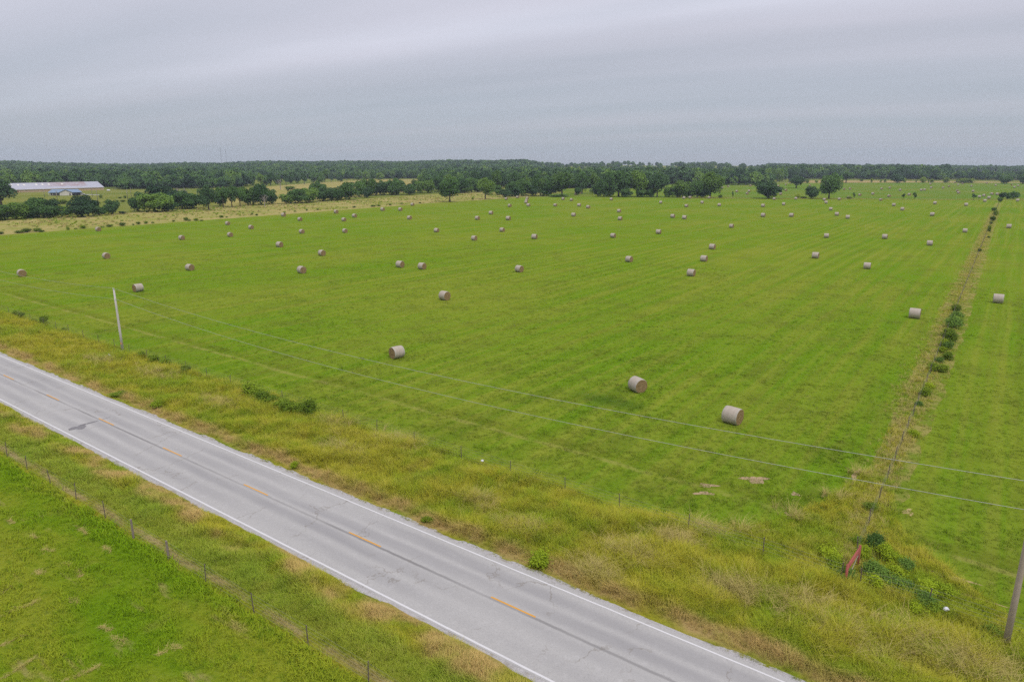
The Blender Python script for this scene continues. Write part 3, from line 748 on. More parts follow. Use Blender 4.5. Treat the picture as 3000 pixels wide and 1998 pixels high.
# trees told apart in the photograph: pixel column, base row, top row, width in pixels, kind
G_ROW = 'trees in the hedgerow behind the tan pasture'
L_ROW = 'bushy green tree in the hedgerow behind the tan pasture'
ROWA = [(15,645,598,80),(50,643,592,70),(80,640,598,55),(112,636,578,60),(145,630,583,55),(88,640,615,35),(155,638,602,78),(240,636,588,78),(256,624,572,68),(290,632,605,42),(330,629,586,42),(200,631,603,36),(360,627,619,20),(-40,648,600,80),
        (405,620,564,48),(455,621,565,88),(480,606,545,82),(492,620,588,50),(535,613,562,72),(566,610,572,62),(520,598,560,60),(645,604,565,42),(735,601,547,55),(720,596,560,40),
        (765,601,538,45),(797,598,553,46),(845,597,568,48),(874,596,553,60),(905,594,549,56),(930,578,532,50),(948,590,549,60),(976,588,551,52),(1000,585,548,46),(1022,586,533,52),(1052,578,530,42),(1076,580,551,32),(1082,574,522,44),(1102,573,535,46),(1127,572,531,50),(1150,572,526,46),(1167,571,524,54),(1200,571,541,42),(1232,567,529,36),(1256,566,527,38),(1286,564,516,44),(1210,566,528,36)]
ROW_LABELS = [(135, 'hedgerow before the barn', 'bushy hedgerow tree between the tan pasture and the long barn'), (375, 'hedgerow before the house', 'bushy hedgerow tree between the tan pasture and the blue-roofed house'),
 (600, 'hedgerow round the dead trunks', 'bushy hedgerow tree in the clump round the pale dead trunks'), (820, 'hedgerow by the bare dead tree', 'bushy hedgerow tree by the bare grey dead tree'), (1160, 'hedgerow below the hill field', 'bushy hedgerow tree below the dry hill field'), (9999, 'hedgerow before the large lone tree', 'bushy hedgerow tree between the hill field and the large lone tree')]
for (px, yb, yt, w, *_) in ROWA:
    x, y = G(px, yb); ps = depth_scale(x, y)
    seg, lab = [q[1:] for q in ROW_LABELS if px < q[0]][0]
    tall_ = (yb - yt) / ps
    place_tree('bush', x, y, (yb - yt) / ps * 1.08, w / ps * 1.16, ('tall ' if tall_ > 13 else 'low ' if tall_ < 7.5 else 'middling ') + lab, 'tree', seg + (', tall' if tall_ > 13 else ', low' if tall_ < 7.5 else ', middling'))
G_MID = 'trees in the thick row across the back of the hay field'
L_MID = 'full leafy tree in the thick row across the back of the hay field'
ROWB = [(1345,566,518,60,'bush'),(1382,564,518,48,'round'),(1404,562,514,44,'tall'),(1480,579,552,36,'bush'),(1502,576,530,42,'bush'),(1528,575,519,58,'bush'),(1547,573,514,42,'tall'),(1570,574,507,40,'tall'),(1592,574,516,44,'bush'),(1612,574,512,44,'bush'),(1705,568,502,52,'round'),(1740,566,503,42,'tall'),(1752,576,546,30,'bush'),(1768,577,520,44,'bush'),(1745,570,540,40,'bush'),(1690,572,548,26,'bush'),(1905,577,530,40,'round'),(2000,579,530,62,'round'),(2042,580,526,54,'round'),(1455,568,498,46,'tall'),(1510,566,505,48,'round'),(1430,562,520,44,'round'),(1640,560,504,50,'round'),(1320,560,512,50,'round'),(1560,575,540,40,'bush'),(1605,575,542,44,'bush'),(1785,577,545,36,'bush'),(1835,578,548,46,'bush'),(1880,578,552,40,'bush'),(1905,578,550,36,'bush'),(2020,580,548,44,'bush'),(2060,580,550,44,'bush'),(1985,579,545,44,'bush'),(1510,577,548,40,'bush'),(1460,572,540,36,'bush'),(1360,566,540,46,'bush'),(1400,564,540,44,'bush')]
for (px, yb, yt, w, k) in ROWB:
    x, y = G(px, yb); ps = depth_scale(x, y)
    h_m = (yb - yt) / ps; low = h_m < 9.5
    if px < 1480: lab, g = ('low bush-like tree', 'tree') [0 if low else 1] + ' behind the two lone trees on the field border', 'trees behind the lone pair'
    elif px < 1660: lab, g = ('low bush-like tree', 'full leafy tree')[0 if low else 1] + ' in the back row beside the broad bright tree', 'back row by the broad bright tree'
    elif px < 1790: lab, g = ('low bush-like tree', 'full leafy tree')[0 if low else 1] + ' at the gap in the back row', 'back row at the gap'
    elif px < 1960: lab, g = 'low understorey tree beneath the spreading trees of the back row' if low else 'full leafy tree among the spreading trees of the back row', 'back row under the tallest tree'
    else: lab, g = 'low understorey tree beside the big rounded tree ending the back row' if low else 'full leafy tree leaning against the big rounded tree ending the back row', 'back row by its end tree'
    place_tree(k, x, y, h_m, w / ps * 1.05, lab, 'tree', g + (', low' if low else ''))
SOLO = [(5,604,527,82,'round','big dark tree in front of the long grey-roofed barn',3),
 (612,616,545,54,'round','dense dark round-headed tree on a short trunk at the pasture edge',3),
 (655,609,545,36,'open','first of three trees on bare trunks at the pasture edge, beside the round-headed tree',0),
 (680,608,544,44,'open','middle one of three trees on bare trunks at the pasture edge',2),
 (704,606,548,40,'open','last of three trees on bare trunks at the pasture edge, against the hedgerow',0),
 (1318,592,518,64,'round','large lone tree with drooping low limbs on the hay field border',0),
 (1422,584,522,54,'round','slightly smaller lone tree on the hay field border, the next after the large one',1),
 (1646,575,507,74,'round','broad bright green tree at the gap in the back tree row',1),
 (1812,577,494,80,'round','tallest spreading tree of the back row, taller than its bright neighbour',2),
 (1868,577,502,66,'round','bright green spreading tree joined to the tallest tree of the back row',1),
 (1925,578,508,58,'open','dark thin-crowned tree with several trunks in the back row',1),
 (1958,578,545,36,'bush','pale green small tree between the dark thin-crowned tree and the far field gap',3),
 (2080,580,505,70,'round','big rounded tree ending the back row, with bales at its foot',1),
 (2250,582,528,84,'bush','wide low dark tree standing alone on the far fence line',1),
 (2332,552,515,50,'open','lone umbrella-shaped tree out in the far field',1),
 (2378,583,543,42,'bush','low conical dark tree beside the large olive tree on the far fence',1),
 (2428,583,506,66,'round','large ragged olive-green tree on the far fence line',0),
 (2478,536,503,43,'open','flat-topped tree at the corner of the ripe tan field',0),
 (2628,537,508,38,'bush','rounded dark tree at the edge of the ripe tan field',1),
 (2940,539,514,40,'bush','wide bushy tree by the tan field, near its open end',0),
 (2996,540,511,34,'bush','dark bushy tree beside the wide one at the open end of the tan field',1),
 (843,565,545,15,'sapling','small lone tree on the dry hill field',0),
 (2146,581,558,10,'sapling','thin leaning sapling in the gap beside the big rounded tree',0),
 (2501,582,563,13,'sapling','slim pale sapling on the far fence beside the olive-green tree',0),
 (2646,584,566,14,'sapling','twisted little sapling on the far fence between the olive tree and cross fence',1),
 (2679,584,562,19,'sapling','round-headed young tree on the far fence between the olive tree and cross fence',0),
 (2852,586,566,20,'sapling','young tree on the far fence just before the cross fence meets it',1),
 (2930,592,576,16,'bush','small bright tree where the cross fence meets the far fence',3),
 (2936,582,562,22,'bush','dark bushy tree just behind the fence junction',1),
 (2952,585,564,15,'bush','narrow bush between two dark trees behind the fence junction',0),
 (2968,583,559,30,'bush','largest bushy tree behind the fence junction',2)]
for (px, yb, yt, w, k, lab, var) in SOLO:
    x, y = G(px, yb); ps = depth_scale(x, y)
    place_tree(k, x, y, (yb - yt) / ps, w / ps * 1.05, lab, 'tree', None, var=var)
# dead trees
def place_dead(px, yb, yt, lab, m, rx=0.0, rz=0.0):
    x, y = G(px, yb); ps = depth_scale(x, y)
    o = bpy.data.objects.new('dead_tree', DEAD[m]); C.objects.link(o); k = (yb - yt) / ps / 10
    o.location = (x, y, 0); o.scale = (k, k, k); o.rotation_euler = (0, rx, rz); tag(o, lab, 'dead tree')
place_dead(776, 606, 567, 'bare grey dead tree in front of the hedgerow', 0)
place_dead(822, 556, 522, 'bare dead tree on the dry hill field', 1)
place_dead(523, 590, 547, 'pale upright dead trunk rising among the hedgerow trees', 0, 0.0, 1.0)
place_dead(566, 588, 541, 'dead tree leaning sharply among the hedgerow trees', 1, -0.6, 0.3)
# second row: trees seen over and between the first
G_W = 'trees of the wood behind the barn and hedgerow'; L_W = 'leafy tree in the front of the wood behind barn and hedgerow'
for i in range(74):
    px = -60 + i * 19.5 + random.uniform(-6, 6)
    yb = np.interp(px, [0, 280, 420, 760, 1000, 1260, 1420], [546.5, 545.5, 551, 546, 533, 523, 548]) + random.uniform(-3, 1.5)
    x, y = G(px, yb); h = random.uniform(13, 18.5)
    place_tree(random.choice(('bush', 'bush', 'tall')), x, y, h, h * random.uniform(0.75, 1.0), *[('leafy tree of the wood ' + q[1], 'tree', 'wood ' + q[1]) for q in ((300, 'just behind the long barn'), (680, 'behind the hedgerow and house pasture'), (1270, 'along the upper edge of the dry hill field'), (9999, 'behind the large lone tree')) if px < q[0]][0])
G_C = 'trees of the wood behind the back row'; L_C = 'leafy tree of the wood rising behind the back row of the hay field'
for i in range(46):
    px = 1290 + i * 14.5 + random.uniform(-5, 5)
    yb = random.uniform(545, 553); x, y = G(px, yb); h = random.uniform(14, 19)
    place_tree(random.choice(('bush', 'round', 'tall')), x, y, h, h * random.uniform(0.7, 0.95), L_C, 'tree', G_C)
G_F = 'trees of the wood beyond the far fields'; L_F = 'tree in the long wood standing behind the far fields'
for i in range(66):
    px = 1890 + i * 17.6 + random.uniform(-5, 5)
    yb = np.interp(px, [1900, 2240, 2300, 2400, 2780, 3050], [538, 538, 531, 521, 519.5, 519]) - random.uniform(0, 1.5)
    x, y = G(px, yb); ps = depth_scale(x, y); yt = np.interp(px, [1900, 2250, 2400, 2760, 2800, 3060], [493, 489, 489, 489, 500, 501]) + random.uniform(-2, 4)
    h = (yb - yt) / ps
    place_tree(random.choice(('bush', 'bush', 'tall')), x, y, h, h * random.uniform(0.55, 0.85), *[('tree of the long wood ' + q[1], 'tree', 'long wood ' + q[1]) for q in ((2300, 'behind the far hay field'), (2790, 'behind the ripe tan field'), (9999, 'beyond the scrubby open end of the tan field')) if px < q[0]][0])
G_S = 'trees spaced along the far skyline'; L_S = 'small dark tree standing on the far skyline ridge'
for px in list(range(1575, 2290, 15)) + [2745, 2775, 2795, 2812, 2838, 2852]:
    q = px + random.uniform(-8, 8); r = random.uniform(1750, 1950); a = math.atan2((q - 1500) * math.cos(PITCH), F)
    x, y = r * math.sin(a), r * math.cos(a); h = random.uniform(10, 17)
    place_tree(random.choice(('round', 'open', 'tall', 'round')), x, y, h, h * random.uniform(0.8, 1.35), *[('small dark tree on the far skyline ' + q[1], 'tree', 'skyline trees ' + q[1]) for q in ((1950, 'over the back tree row'), (2120, 'near the lone brown-roofed house'), (2400, 'over the far hay field'), (9999, 'round the tiny white building')) if px < q[0]][0])

# the far woods: one mass, thousands of crowns
def forest():
    P = []; S_ = []
    def add(x, y, lo, hi):
        z = terrain(x, y); P.append(np.stack([x, y, z], 1)); S_.append(rng.uniform(lo * 0.85, hi * 1.12, len(x)) * (1 + 0.16 * wob(x, y, 190, 3) + 0.12 * wob(x, y, 45, 9)) / U)
    def wedge(px0, px1, r0, r1, cell, lo, hi):
        a0 = math.atan2((px0 - 1500) * math.cos(PITCH), F); a1 = math.atan2((px1 - 1500) * math.cos(PITCH), F)
        n = int((a1 - a0) / 2 * (r1 ** 2 - r0 ** 2) / cell ** 2)
        r = np.sqrt(rng.uniform(r0 ** 2, r1 ** 2, n)); a = rng.uniform(a0, a1, n)
        add(r * np.sin(a), r * np.cos(a), lo, hi)
    wedge(-350, 330, 905, 1320, 9.5, 11, 16)
    wedge(330, 700, 820, 1320, 9.5, 11, 16)
    wedge(-350, 1275, 1330, 2750, 11.5, 11, 15.5)
    wedge(700, 1250, 1300, 1400, 9.5, 10, 15)
    wedge(1240, 1530, 800, 2750, 11.5, 11, 16)
    wedge(1525, 1552, 900, 2500, 11.5, 11, 15)
    wedge(1550, 1572, 1300, 2250, 12.5, 10, 14)
    wedge(1560, 1640, 1750, 2400, 26, 8, 13)
    wedge(1600, 2280, 2000, 2500, 42, 8, 13)
    wedge(1560, 2270, 1330, 1720, 13, 9, 13)
    wedge(1500, 1910, 760, 1350, 9.5, 12, 17)
    wedge(1910, 2260, 920, 1300, 9.5, 11, 16)
    wedge(2260, 2770, 1360, 1560, 11, 13, 19)
    wedge(2770, 3250, 1380, 1480, 9.5, 9, 13)
    wedge(2700, 3350, 2300, 2700, 11.0, 10, 14)
    wedge(2250, 2800, 2300, 2700, 11.0, 10, 14)
    P = np.concatenate(P); S_ = np.concatenate(S_)
    lod = []
    for i, m in enumerate(('leaf', 'leaf_d', 'leaf', 'leaf_y', 'leaf_d')):
        c = crown_mesh('crown', w=12, h=9.6, z0=0.6, lobes=15, nleaf=1000, size=0.85, mat=M[m], seed=60 + i, nj=0.25, fill=0.1); lod.append(c)
    scatter('far_woods', P, S_, lod, 'hazy green woodland covering the low far hills', 'woods')
forest()

# shrubs ---------------------------------------------------------
SHRUB = []
M['shrub'] = leaf_mat('shrub_leaf', (0.150, 0.250, 0.026), (0.240, 0.345, 0.034), up=0.65); M['shrub_d'] = leaf_mat('dark_shrub_leaf', (0.105, 0.175, 0.026), (0.170, 0.248, 0.036), up=0.6)
for i, (m, lob) in enumerate((('shrub', 9), ('shrub_d', 8), ('leaf_y', 9), ('leaf_l', 8))):
    cr = crown_mesh('foliage', w=10, h=8.5, z0=0.1, lobes=lob + 7, nleaf=2600, size=0.42, mat=M[m], seed=80 + i, fill=0.3, open_=0.5)
    st = MB()
    for k in range(6):
        a = k * 1.05; st.tube([(0, 0, -0.1), (math.cos(a) * 1.2, math.sin(a) * 1.2, 3.0), (math.cos(a) * 2.6, math.sin(a) * 2.6, 6.5)], [0.16, 0.12, 0.04], 5)
    SHRUB.append((cr.data, st.build('stems', M['bark'], link=False).data))
def shrub(px, yb, hpx, wpx, lab, v=0, group=None, name='shrub', verge_=False):
    x, y = G(px, yb); ps = depth_scale(x, y); z = 0.0
    if verge_:
        a, b = so_of(x, y); z = float(verge_h(a, b))
    t = empty(name, (x, y, z), random.uniform(0, 6.283))
    for nm, me in (('foliage', SHRUB[v][0]), ('stems', SHRUB[v][1])):
        o = bpy.data.objects.new(nm, me); C.objects.link(o); o.parent = t
        o.scale = (wpx / ps / 9, wpx / ps / 9 * random.uniform(0.8, 1.1), hpx / ps / 7.4)
    tag(t, lab, 'shrub', group)
g1 = 'shrubs grown into the fence below the utility pole'; l1 = 'dark green shrub grown into the roadside fence, not in the long thicket'
for (px, yb, h, w) in ((45, 926, 14, 16), (64, 930, 16, 18), (130, 950, 24, 26), (190, 972, 12, 16), (414, 1048, 17, 22), (455, 1060, 20, 34), (487, 1072, 20, 28), (545, 1092, 22, 30), (98, 944, 10, 20), (665, 1132, 10, 20)):
    shrub(px, yb, h, w, l1, random.choice((0, 1)), g1)
g2 = 'shrubs of the long thicket on the roadside fence'; l2 = 'leafy shrub in the long low thicket on the roadside fence'
for (px, yb, h, w) in ((735, 1162, 40, 46), (752, 1168, 26, 50), (775, 1174, 26, 50), (800, 1184, 22, 50), (826, 1194, 24, 50), (850, 1204, 26, 48), (875, 1212, 28, 46), (910, 1218, 46, 40)):
    shrub(px, yb, h, w, l2, 0, g2)
shrub(348, 1162, 10, 46, 'low blue-green weed clump at the pavement edge', 0, verge_=True)
shrub(465, 1196, 16, 46, 'bright yellow-green weed clump by the road, next to the blue-green one', 3, verge_=True)
shrub(863, 1376, 18, 26, 'small upright lime weed at the pavement edge, between two larger clumps', 3, verge_=True)
shrub(1250, 1534, 16, 32, 'low lime-green weed beside the dry brown strip along the pavement', 3, verge_=True)
shrub(1584, 1662, 36, 62, 'rounded bright green bush at the pavement edge', 3, verge_=True)
g3 = 'brush along the cross fence'; l3 = 'dark leafy bush in the brushy stretch of the cross fence'
for (px, yb, h, w, v) in ((2803, 915, 24, 30, 1), (2800, 940, 26, 38, 2), (2790, 962, 32, 46, 2), (2810, 950, 22, 30, 0), (2776, 988, 26, 36, 1), (2786, 1002, 32, 32, 0), (2766, 1016, 22, 32, 3), (2778, 1024, 24, 28, 2), (2758, 1034, 18, 26, 3), (2774, 1054, 24, 28, 1), (2752, 1064, 18, 26, 2), (2738, 1086, 24, 36, 0), (2762, 1090, 22, 30, 0), (2712, 1162, 28, 30, 1), (2724, 1140, 18, 26, 3), (2690, 1190, 14, 24, 2), (2678, 1280, 20, 30, 3)):
    shrub(px, yb, h * 0.9, w, l3, 0 if v == 1 and px < 2790 else v, g3)
g4 = 'small bushes far along the cross fence'; l4 = 'small dark bush on the thin far stretch of the cross fence'
for (px, yb, h, w, v) in ((2868, 738, 9, 11, 1), (2898, 680, 17, 12, 0), (2904, 658, 9, 9, 1), (2908, 648, 13, 15, 1), (2917, 632, 14, 14, 0), (2912, 620, 10, 13, 2), (2896, 698, 6, 8, 1)):
    shrub(px, yb, h, w, l4, v, g4)
g5 = 'brambles round the red corner brace'; l5 = 'lime and green bramble bush growing round the red corner brace'
for (px, yb, h, w, v) in ((2548, 1500, 30, 40, 1), (2508, 1596, 26, 34, 0), (2560, 1606, 40, 50, 2), (2590, 1634, 40, 46, 3), (2450, 1676, 36, 60, 3), (2548, 1692, 46, 50, 2), (2436, 1640, 30, 50, 3), (2616, 1694, 38, 54, 3), (2650, 1672, 34, 42, 2), (2556, 1726, 42, 50, 3), (2476, 1700, 32, 56, 2), (2580, 1700, 34, 60, 2), (2530, 1640, 36, 46, 3), (2620, 1650, 30, 50, 3)):
    shrub(px, yb, h, w, l5, v, g5)
g6 = 'low brambles on the fence near the big pole'; l6 = 'low tangled bramble clump on the fence beyond the red brace'
for (px, yb, h, w, v) in ((2660, 1740, 28, 60, 2), (2705, 1775, 36, 66, 2), (2740, 1800, 30, 56, 0), (2680, 1790, 26, 50, 3), (2910, 1868, 34, 60, 1), (2770, 1745, 30, 60, 3), (2630, 1725, 32, 70, 2), (2720, 1740, 30, 60, 3)):
    shrub(px, yb, h, w, l6, v, g6)
g7 = 'low bushes dotted along the pasture border'; l7 = 'low dark bush dotted along the border of tan pasture and hay field'
for (px, yb, h, w) in ((4, 687, 10, 16), (58, 683, 9, 24), (80, 681, 14, 26), (108, 679, 12, 22), (122, 680, 7, 16), (200, 674, 11, 12), (222, 672, 5, 10), (245, 670, 11, 18), (300, 667, 5, 12), (322, 665, 8, 18), (359, 662, 12, 18), (391, 660, 5, 8), (405, 658, 10, 13), (427, 656, 9, 11), (448, 655, 6, 9), (508, 650, 5, 9), (545, 647, 11, 14), (555, 648, 6, 10), (574, 647, 9, 14), (590, 648, 5, 10), (650, 638, 8, 14), (664, 638, 4, 8), (739, 629, 6, 8), (752, 632, 6, 8), (833, 624, 5, 9), (864, 621, 5, 8), (899, 618, 7, 6), (930, 616, 5, 9), (1038, 609, 6, 10), (1092, 606, 6, 18), (1110, 605, 7, 14), (1143, 602, 6, 8), (1177, 599, 6, 9), (1230, 596, 4, 9), (1385, 586, 9, 7)):
    shrub(px, yb, h * 0.75, w * 0.95, l7, random.choice((0, 0, 1)), g7)
g8 = 'scrubby bushes in and round the tan field'; l8 = 'scrubby bush at the edge of the ripe tan field'
for (px, yb, h, w) in ((2524, 532, 6, 9), (2553, 536, 11, 6), (2580, 535, 7, 6), (2592, 535, 9, 7), (2650, 535, 11, 9), (2684, 535, 7, 4), (2704, 536, 14, 15), (2729, 536, 10, 10), (2770, 536, 13, 18), (2824, 537, 12, 40), (2803, 535, 8, 6), (2720, 535, 6, 4), (2836, 524, 7, 12), (2860, 524, 6, 16), (2786, 522, 5, 12), (2365, 537, 10, 10), (2392, 536, 7, 9), (2845, 537, 5, 8)):
    shrub(px, yb, h, w, l8, 0, g8)
for (px, yb, h, w, v, lab) in ((2337, 582, 12, 17, 3, 'bright green bush on the far fence beside the wide low dark tree'), (2352, 582, 5, 18, 1, 'flat dark bush on the far fence by the bright green bush'), (2487, 583, 6, 16, 1, 'flat dark bush half hiding a bale on the far fence'), (1640, 577, 7, 60, 2, 'low bright weed bank at the foot of the back tree row'), (850, 556, 9, 36, 1, 'low grey thicket by the dead tree on the hill field'), (182, 598, 12, 32, 1, 'low dark thicket in the pasture before the blue-roofed house'), (296, 581, 10, 11, 1, 'round bush beside the gravel drive of the blue-roofed house'), (2110, 581, 9, 12, 0, 'weedy bush against the big rounded tree'), (367, 582, 8, 7, 1, 'small upright cedar in the pasture behind the hedgerow'), (351, 582, 4, 9, 1, 'small round bush beside the upright cedar'), (360, 592, 5, 16, 1, 'low weedy bush line behind the hedgerow'), (315, 594, 5, 22, 1, 'low weedy hedge behind the hedgerow gap')):
    shrub(px, yb, h, w, lab, v)

# ------------------------------------------------------------------ hay bales
def wrap_mat():
    n = NT('net_wrap'); p = n.nd('ShaderNodeTexCoord').outputs['Object']; x = n.xyz(p); r = n.rand()
    ring = n.noise(n.scale(p, 7.0, 0.35, 0.35), 1.0, 4.0, 0.7)
    mott = n.noise(p, 2.2, 4.0, 0.6)
    c = n.mix(ring, (0.28, 0.23, 0.17), (0.49, 0.445, 0.385))
    c = n.mix(n.math('MULTIPLY', n.step(mott, 0.52, 0.72), 0.4), c, (0.31, 0.245, 0.165))
    c = n.mix(n.math('MULTIPLY', n.step(n.math('ABSOLUTE', x[0]), 0.5, 0.72), 0.35), c, (0.40, 0.43, 0.40))
    c = n.mix(n.math('MULTIPLY', r, 0.25), c, (0.36, 0.31, 0.24))
    return n.surf(c, 0.8, n.noise(n.scale(p, 14.0, 2.0, 2.0), 1.0, 4.0, 0.7), 0.03, spec=0.2)
def end_mat():
    n = NT('rolled_hay_end'); p = n.nd('ShaderNodeTexCoord').outputs['Object']; x = n.xyz(p)
    rad = n.math('SQRT', n.math('ADD', n.math('POWER', x[1], 2.0), n.math('POWER', x[2], 2.0)))
    rr = n.math('ADD', n.math('MULTIPLY', rad, 42.0), n.math('MULTIPLY', n.noise(p, 3.0, 3.0), 7.0))
    w = n.math('ADD', 0.5, n.math('MULTIPLY', n.math('SINE', rr), 0.5))
    c = n.mix(w, (0.175, 0.115, 0.055), (0.33, 0.235, 0.115))
    c = n.mix(n.math('MULTIPLY', n.step(n.noise(p, 3.5, 4.0, 0.7), 0.48, 0.7), 0.6), c, (0.13, 0.085, 0.042))
    c = n.mix(n.math('MULTIPLY', n.math('SUBTRACT', 1.0, n.step(rad, 0.05, 0.28)), 0.5), c, (0.37, 0.27, 0.14))
    return n.surf(c, 0.95, n.math('ADD', w, n.noise(p, 18.0, 3.0, 0.7)), 0.02, spec=0.05)
M['wrap'] = wrap_mat(); M['hay_end'] = end_mat()
BW, BR = 1.5, 0.80
def bale_meshes(seed, seg=40):
    rr = np.random.default_rng(seed)
    ph = rr.uniform(0, 6.28, 6)
    prof = [(-0.75, 0.955), (-0.715, 0.99), (-0.5, 1.005), (-0.2, 1.012), (0.1, 1.015), (0.4, 1.008), (0.66, 0.995), (0.72, 0.985), (0.75, 0.955)]
    def rad(a, x):
        return BR * (1 + 0.012 * np.sin(2 * a + ph[0]) + 0.008 * np.sin(5 * a + ph[1] + x * 3) + 0.006 * np.sin(11 * a + ph[2] - x * 5))
    def pt(x, q, a):
        r_ = rad(a, x) * q; y, z = r_ * math.cos(a), r_ * math.sin(a)
        if z < -BR * 0.94: z = -BR * 0.94 + (z + BR * 0.94) * 0.25      # sits flat under its own weight
        return (x, y * 1.012, z)
    vs = [pt(x, q, 2 * math.pi * k / seg) for x, q in prof for k in range(seg)]
    fs = [(i * seg + k, i * seg + (k + 1) % seg, (i + 1) * seg + (k + 1) % seg, (i + 1) * seg + k) for i in range(len(prof) - 1) for k in range(seg)]
    wrap = mesh_obj('net_wrap', vs, fs, M['wrap'], smooth=True, link=False).data
    ends = []
    for sx in (-1, 1):
        ev, ef = [], []
        rings = [(0.955, 0.75), (0.90, 0.758), (0.72, 0.742), (0.5, 0.752), (0.28, 0.738), (0.1, 0.748)]
        for q, x in rings:
            for k in range(seg):
                a = 2 * math.pi * k / seg; e = rr.normal(0, 0.008) if q < 0.9 else 0
                ev.append(pt(sx * (x + e), q, a))
        ev.append((sx * 0.735, 0, 0)); c = len(ev) - 1
        for i in range(len(rings) - 1):
            for k in range(seg):
                f = (i * seg + k, i * seg + (k + 1) % seg, (i + 1) * seg + (k + 1) % seg, (i + 1) * seg + k); ef.append(f if sx < 0 else f[::-1])
        for k in range(seg):
            f = ((len(rings) - 1) * seg + k, (len(rings) - 1) * seg + (k + 1) % seg, c); ef.append(f if sx < 0 else f[::-1])
        ends.append(mesh_obj('rolled_end', ev, ef, M['hay_end'], smooth=True, link=False).data)
    return wrap, ends[0], ends[1]
BALES = [bale_meshes(100 + i) for i in range(5)]
def bale(px, cy, az, label, group=None, size=None):
    """px, cy: middle of the bale in the photograph; az: way its axis points, clockwise from +Y"""
    ps0 = depth_scale(*G(px, cy + 4)); k = size or random.uniform(0.97, 1.07)
    x, y = G(px, cy + BR * k * ps0 * 0.97)
    bx, by = x + 0.0, y
    ps = depth_scale(x, y)
    dirv = Vector((x, y)).normalized()
    x, y = x + dirv.x * BR * 0.9, y + dirv.y * BR * 0.9      # the pixel row marks the near foot, the axis stands behind it
    far = ps < 6.5
    kk = k * (1.12 if far else 1.0)
    t = empty('hay_bale', (x, y, BR * kk * 0.935), math.pi / 2 - az)
    t.scale = (kk, kk, kk)
    m = random.choice(BALES)
    for nm, me in zip(('net_wrap', 'rolled_end', 'rolled_end'), m):
        o = bpy.data.objects.new(nm, me); C.objects.link(o); o.parent = t
        o.rotation_euler = (0, 0, 0)
    tag(t, label, 'hay bale', group)
    return t
AZ = math.radians(126)
def raz(d=7): return AZ + math.radians(random.gauss(0, d))
bale(1163.3, 1035.3, math.radians(228), 'large hay bale with its hay end turned toward the pale utility pole', size=1.0)
bale(1866.8, 1131.4, math.radians(155), 'hay bale standing by the dark green patch, its brown end facing the road', size=1.0)
bale(2144, 1222.5, math.radians(135), 'hay bale nearest the bare soil patches, net wrap loose at the bottom', size=1.02)
bale(405.6, 844.7, math.radians(214), 'hay bale standing just beyond the top of the pale utility pole', size=1.0)
bale(2678, 920, raz(2), 'hay bale beside the brushy stretch of the cross fence', size=1.05)
bale(2922.5, 876.5, raz(1), 'hay bale across the cross fence, the one closest to its brush', size=1.05)
bale(2955, 663.6, raz(2), 'hay bale across the cross fence, opposite its small far bushes', size=1.05)
bale(2980.5, 587.7, raz(2), 'hay bale across the cross fence beside the junction trees', size=1.05)
bale(65.4, 801, math.radians(134), 'hay bale seen nearly end-on, alone beyond the power lines by the pasture side')
bale(312.5, 750.3, math.radians(130), 'hay bale seen half end-on between the pole-side bale and the pasture border')
bale(1172.5, 775.5, raz(3), 'one of two hay bales standing close together in the open field', 'pair of close bales in mid field')
bale(1237, 781, raz(3), 'one of two hay bales standing close together in the open field', 'pair of close bales in mid field')
bale(288.6, 672.2, raz(), 'hay bale right on the border of the tan pasture among low bushes')
bale(1302.9, 868, math.radians(134), 'lone hay bale between the end-turned large bale and the close pair')
Z3 = 3.136
near_f = [(0, [(1747,1143),(1672,869),(2116,841),(2093,737),(2308,772)]),
 (750, [(254,660),(405,699),(737,632),(808,702),(906,669),(1164,609),(1327,609),(1438,564),(1411,687),(422,812),(818,806),(1659,801),(2005,874),(2262,797),(218,932),(607,1010),(422,1166),(2034,690),(2159,642),(2318,692),(2331,575),(2299,512)]),
 (1500, [(51,497),(140,507),(133,526),(130,544),(151,570),(398,570),(470,512),(546,521),(616,570),(700,588),(565,660),(983,624),(993,694),(913,515),(1366,545),(1746,545),(1602,577),(1904,568),(1476,672),(1583,684),(2305,575),(2306,663),(2015,762),(206,860),(928,850),(1346,815),(1839,953),(1762,1062),(1075,1067),(67,1157),(1645,1193)]),
 (2250, [(143,560),(532,545),(518,519),(575,606),(631,653),(730,680),(214,663),(535,851),(1071,859),(1483,919),(1807,804),(1507,655),(434,1032),(908,1128),(1155,567),(1233,606),(1532,550),(1818,565),(1990,529)])]
for ox, lst in near_f:
    for (zx, zy) in lst:
        px, py = ox + zx / Z3, 420 + zy / Z3
        if py > 690: lab, g = 'round hay bale on the open mown field, well apart from the others', 'bales spread wide over the open hay field'
        elif px < 1480: lab, g = 'round hay bale scattered over the hay field on the tan pasture side', 'bales on the pasture side of the hay field'
        elif py < 590: lab, g = 'small-looking hay bale in the band just before the back tree row', 'bales before the back tree row'
        else: lab, g = 'round hay bale in the far half of the hay field before the far fence', 'bales in the far half of the hay field'
        bale(px, py, raz(), lab, g)
edge_f = [(1525,480),(1580,504),(1636,500),(1812,501)]
for (zx, zy) in edge_f: bale(1500 + zx / Z3, 420 + zy / Z3, AZ + math.radians(random.gauss(15, 14)), 'hay bale lying at the foot of the back tree row', 'bales at the foot of the tree row')
for (zx, zy) in [(57,512),(255,509),(655,515),(1035,520),(740,500)]: bale(2250 + zx / Z3, 420 + zy / Z3, AZ + math.radians(random.gauss(10, 16)), 'hay bale lying right on the far fence line', 'bales on the far fence line')
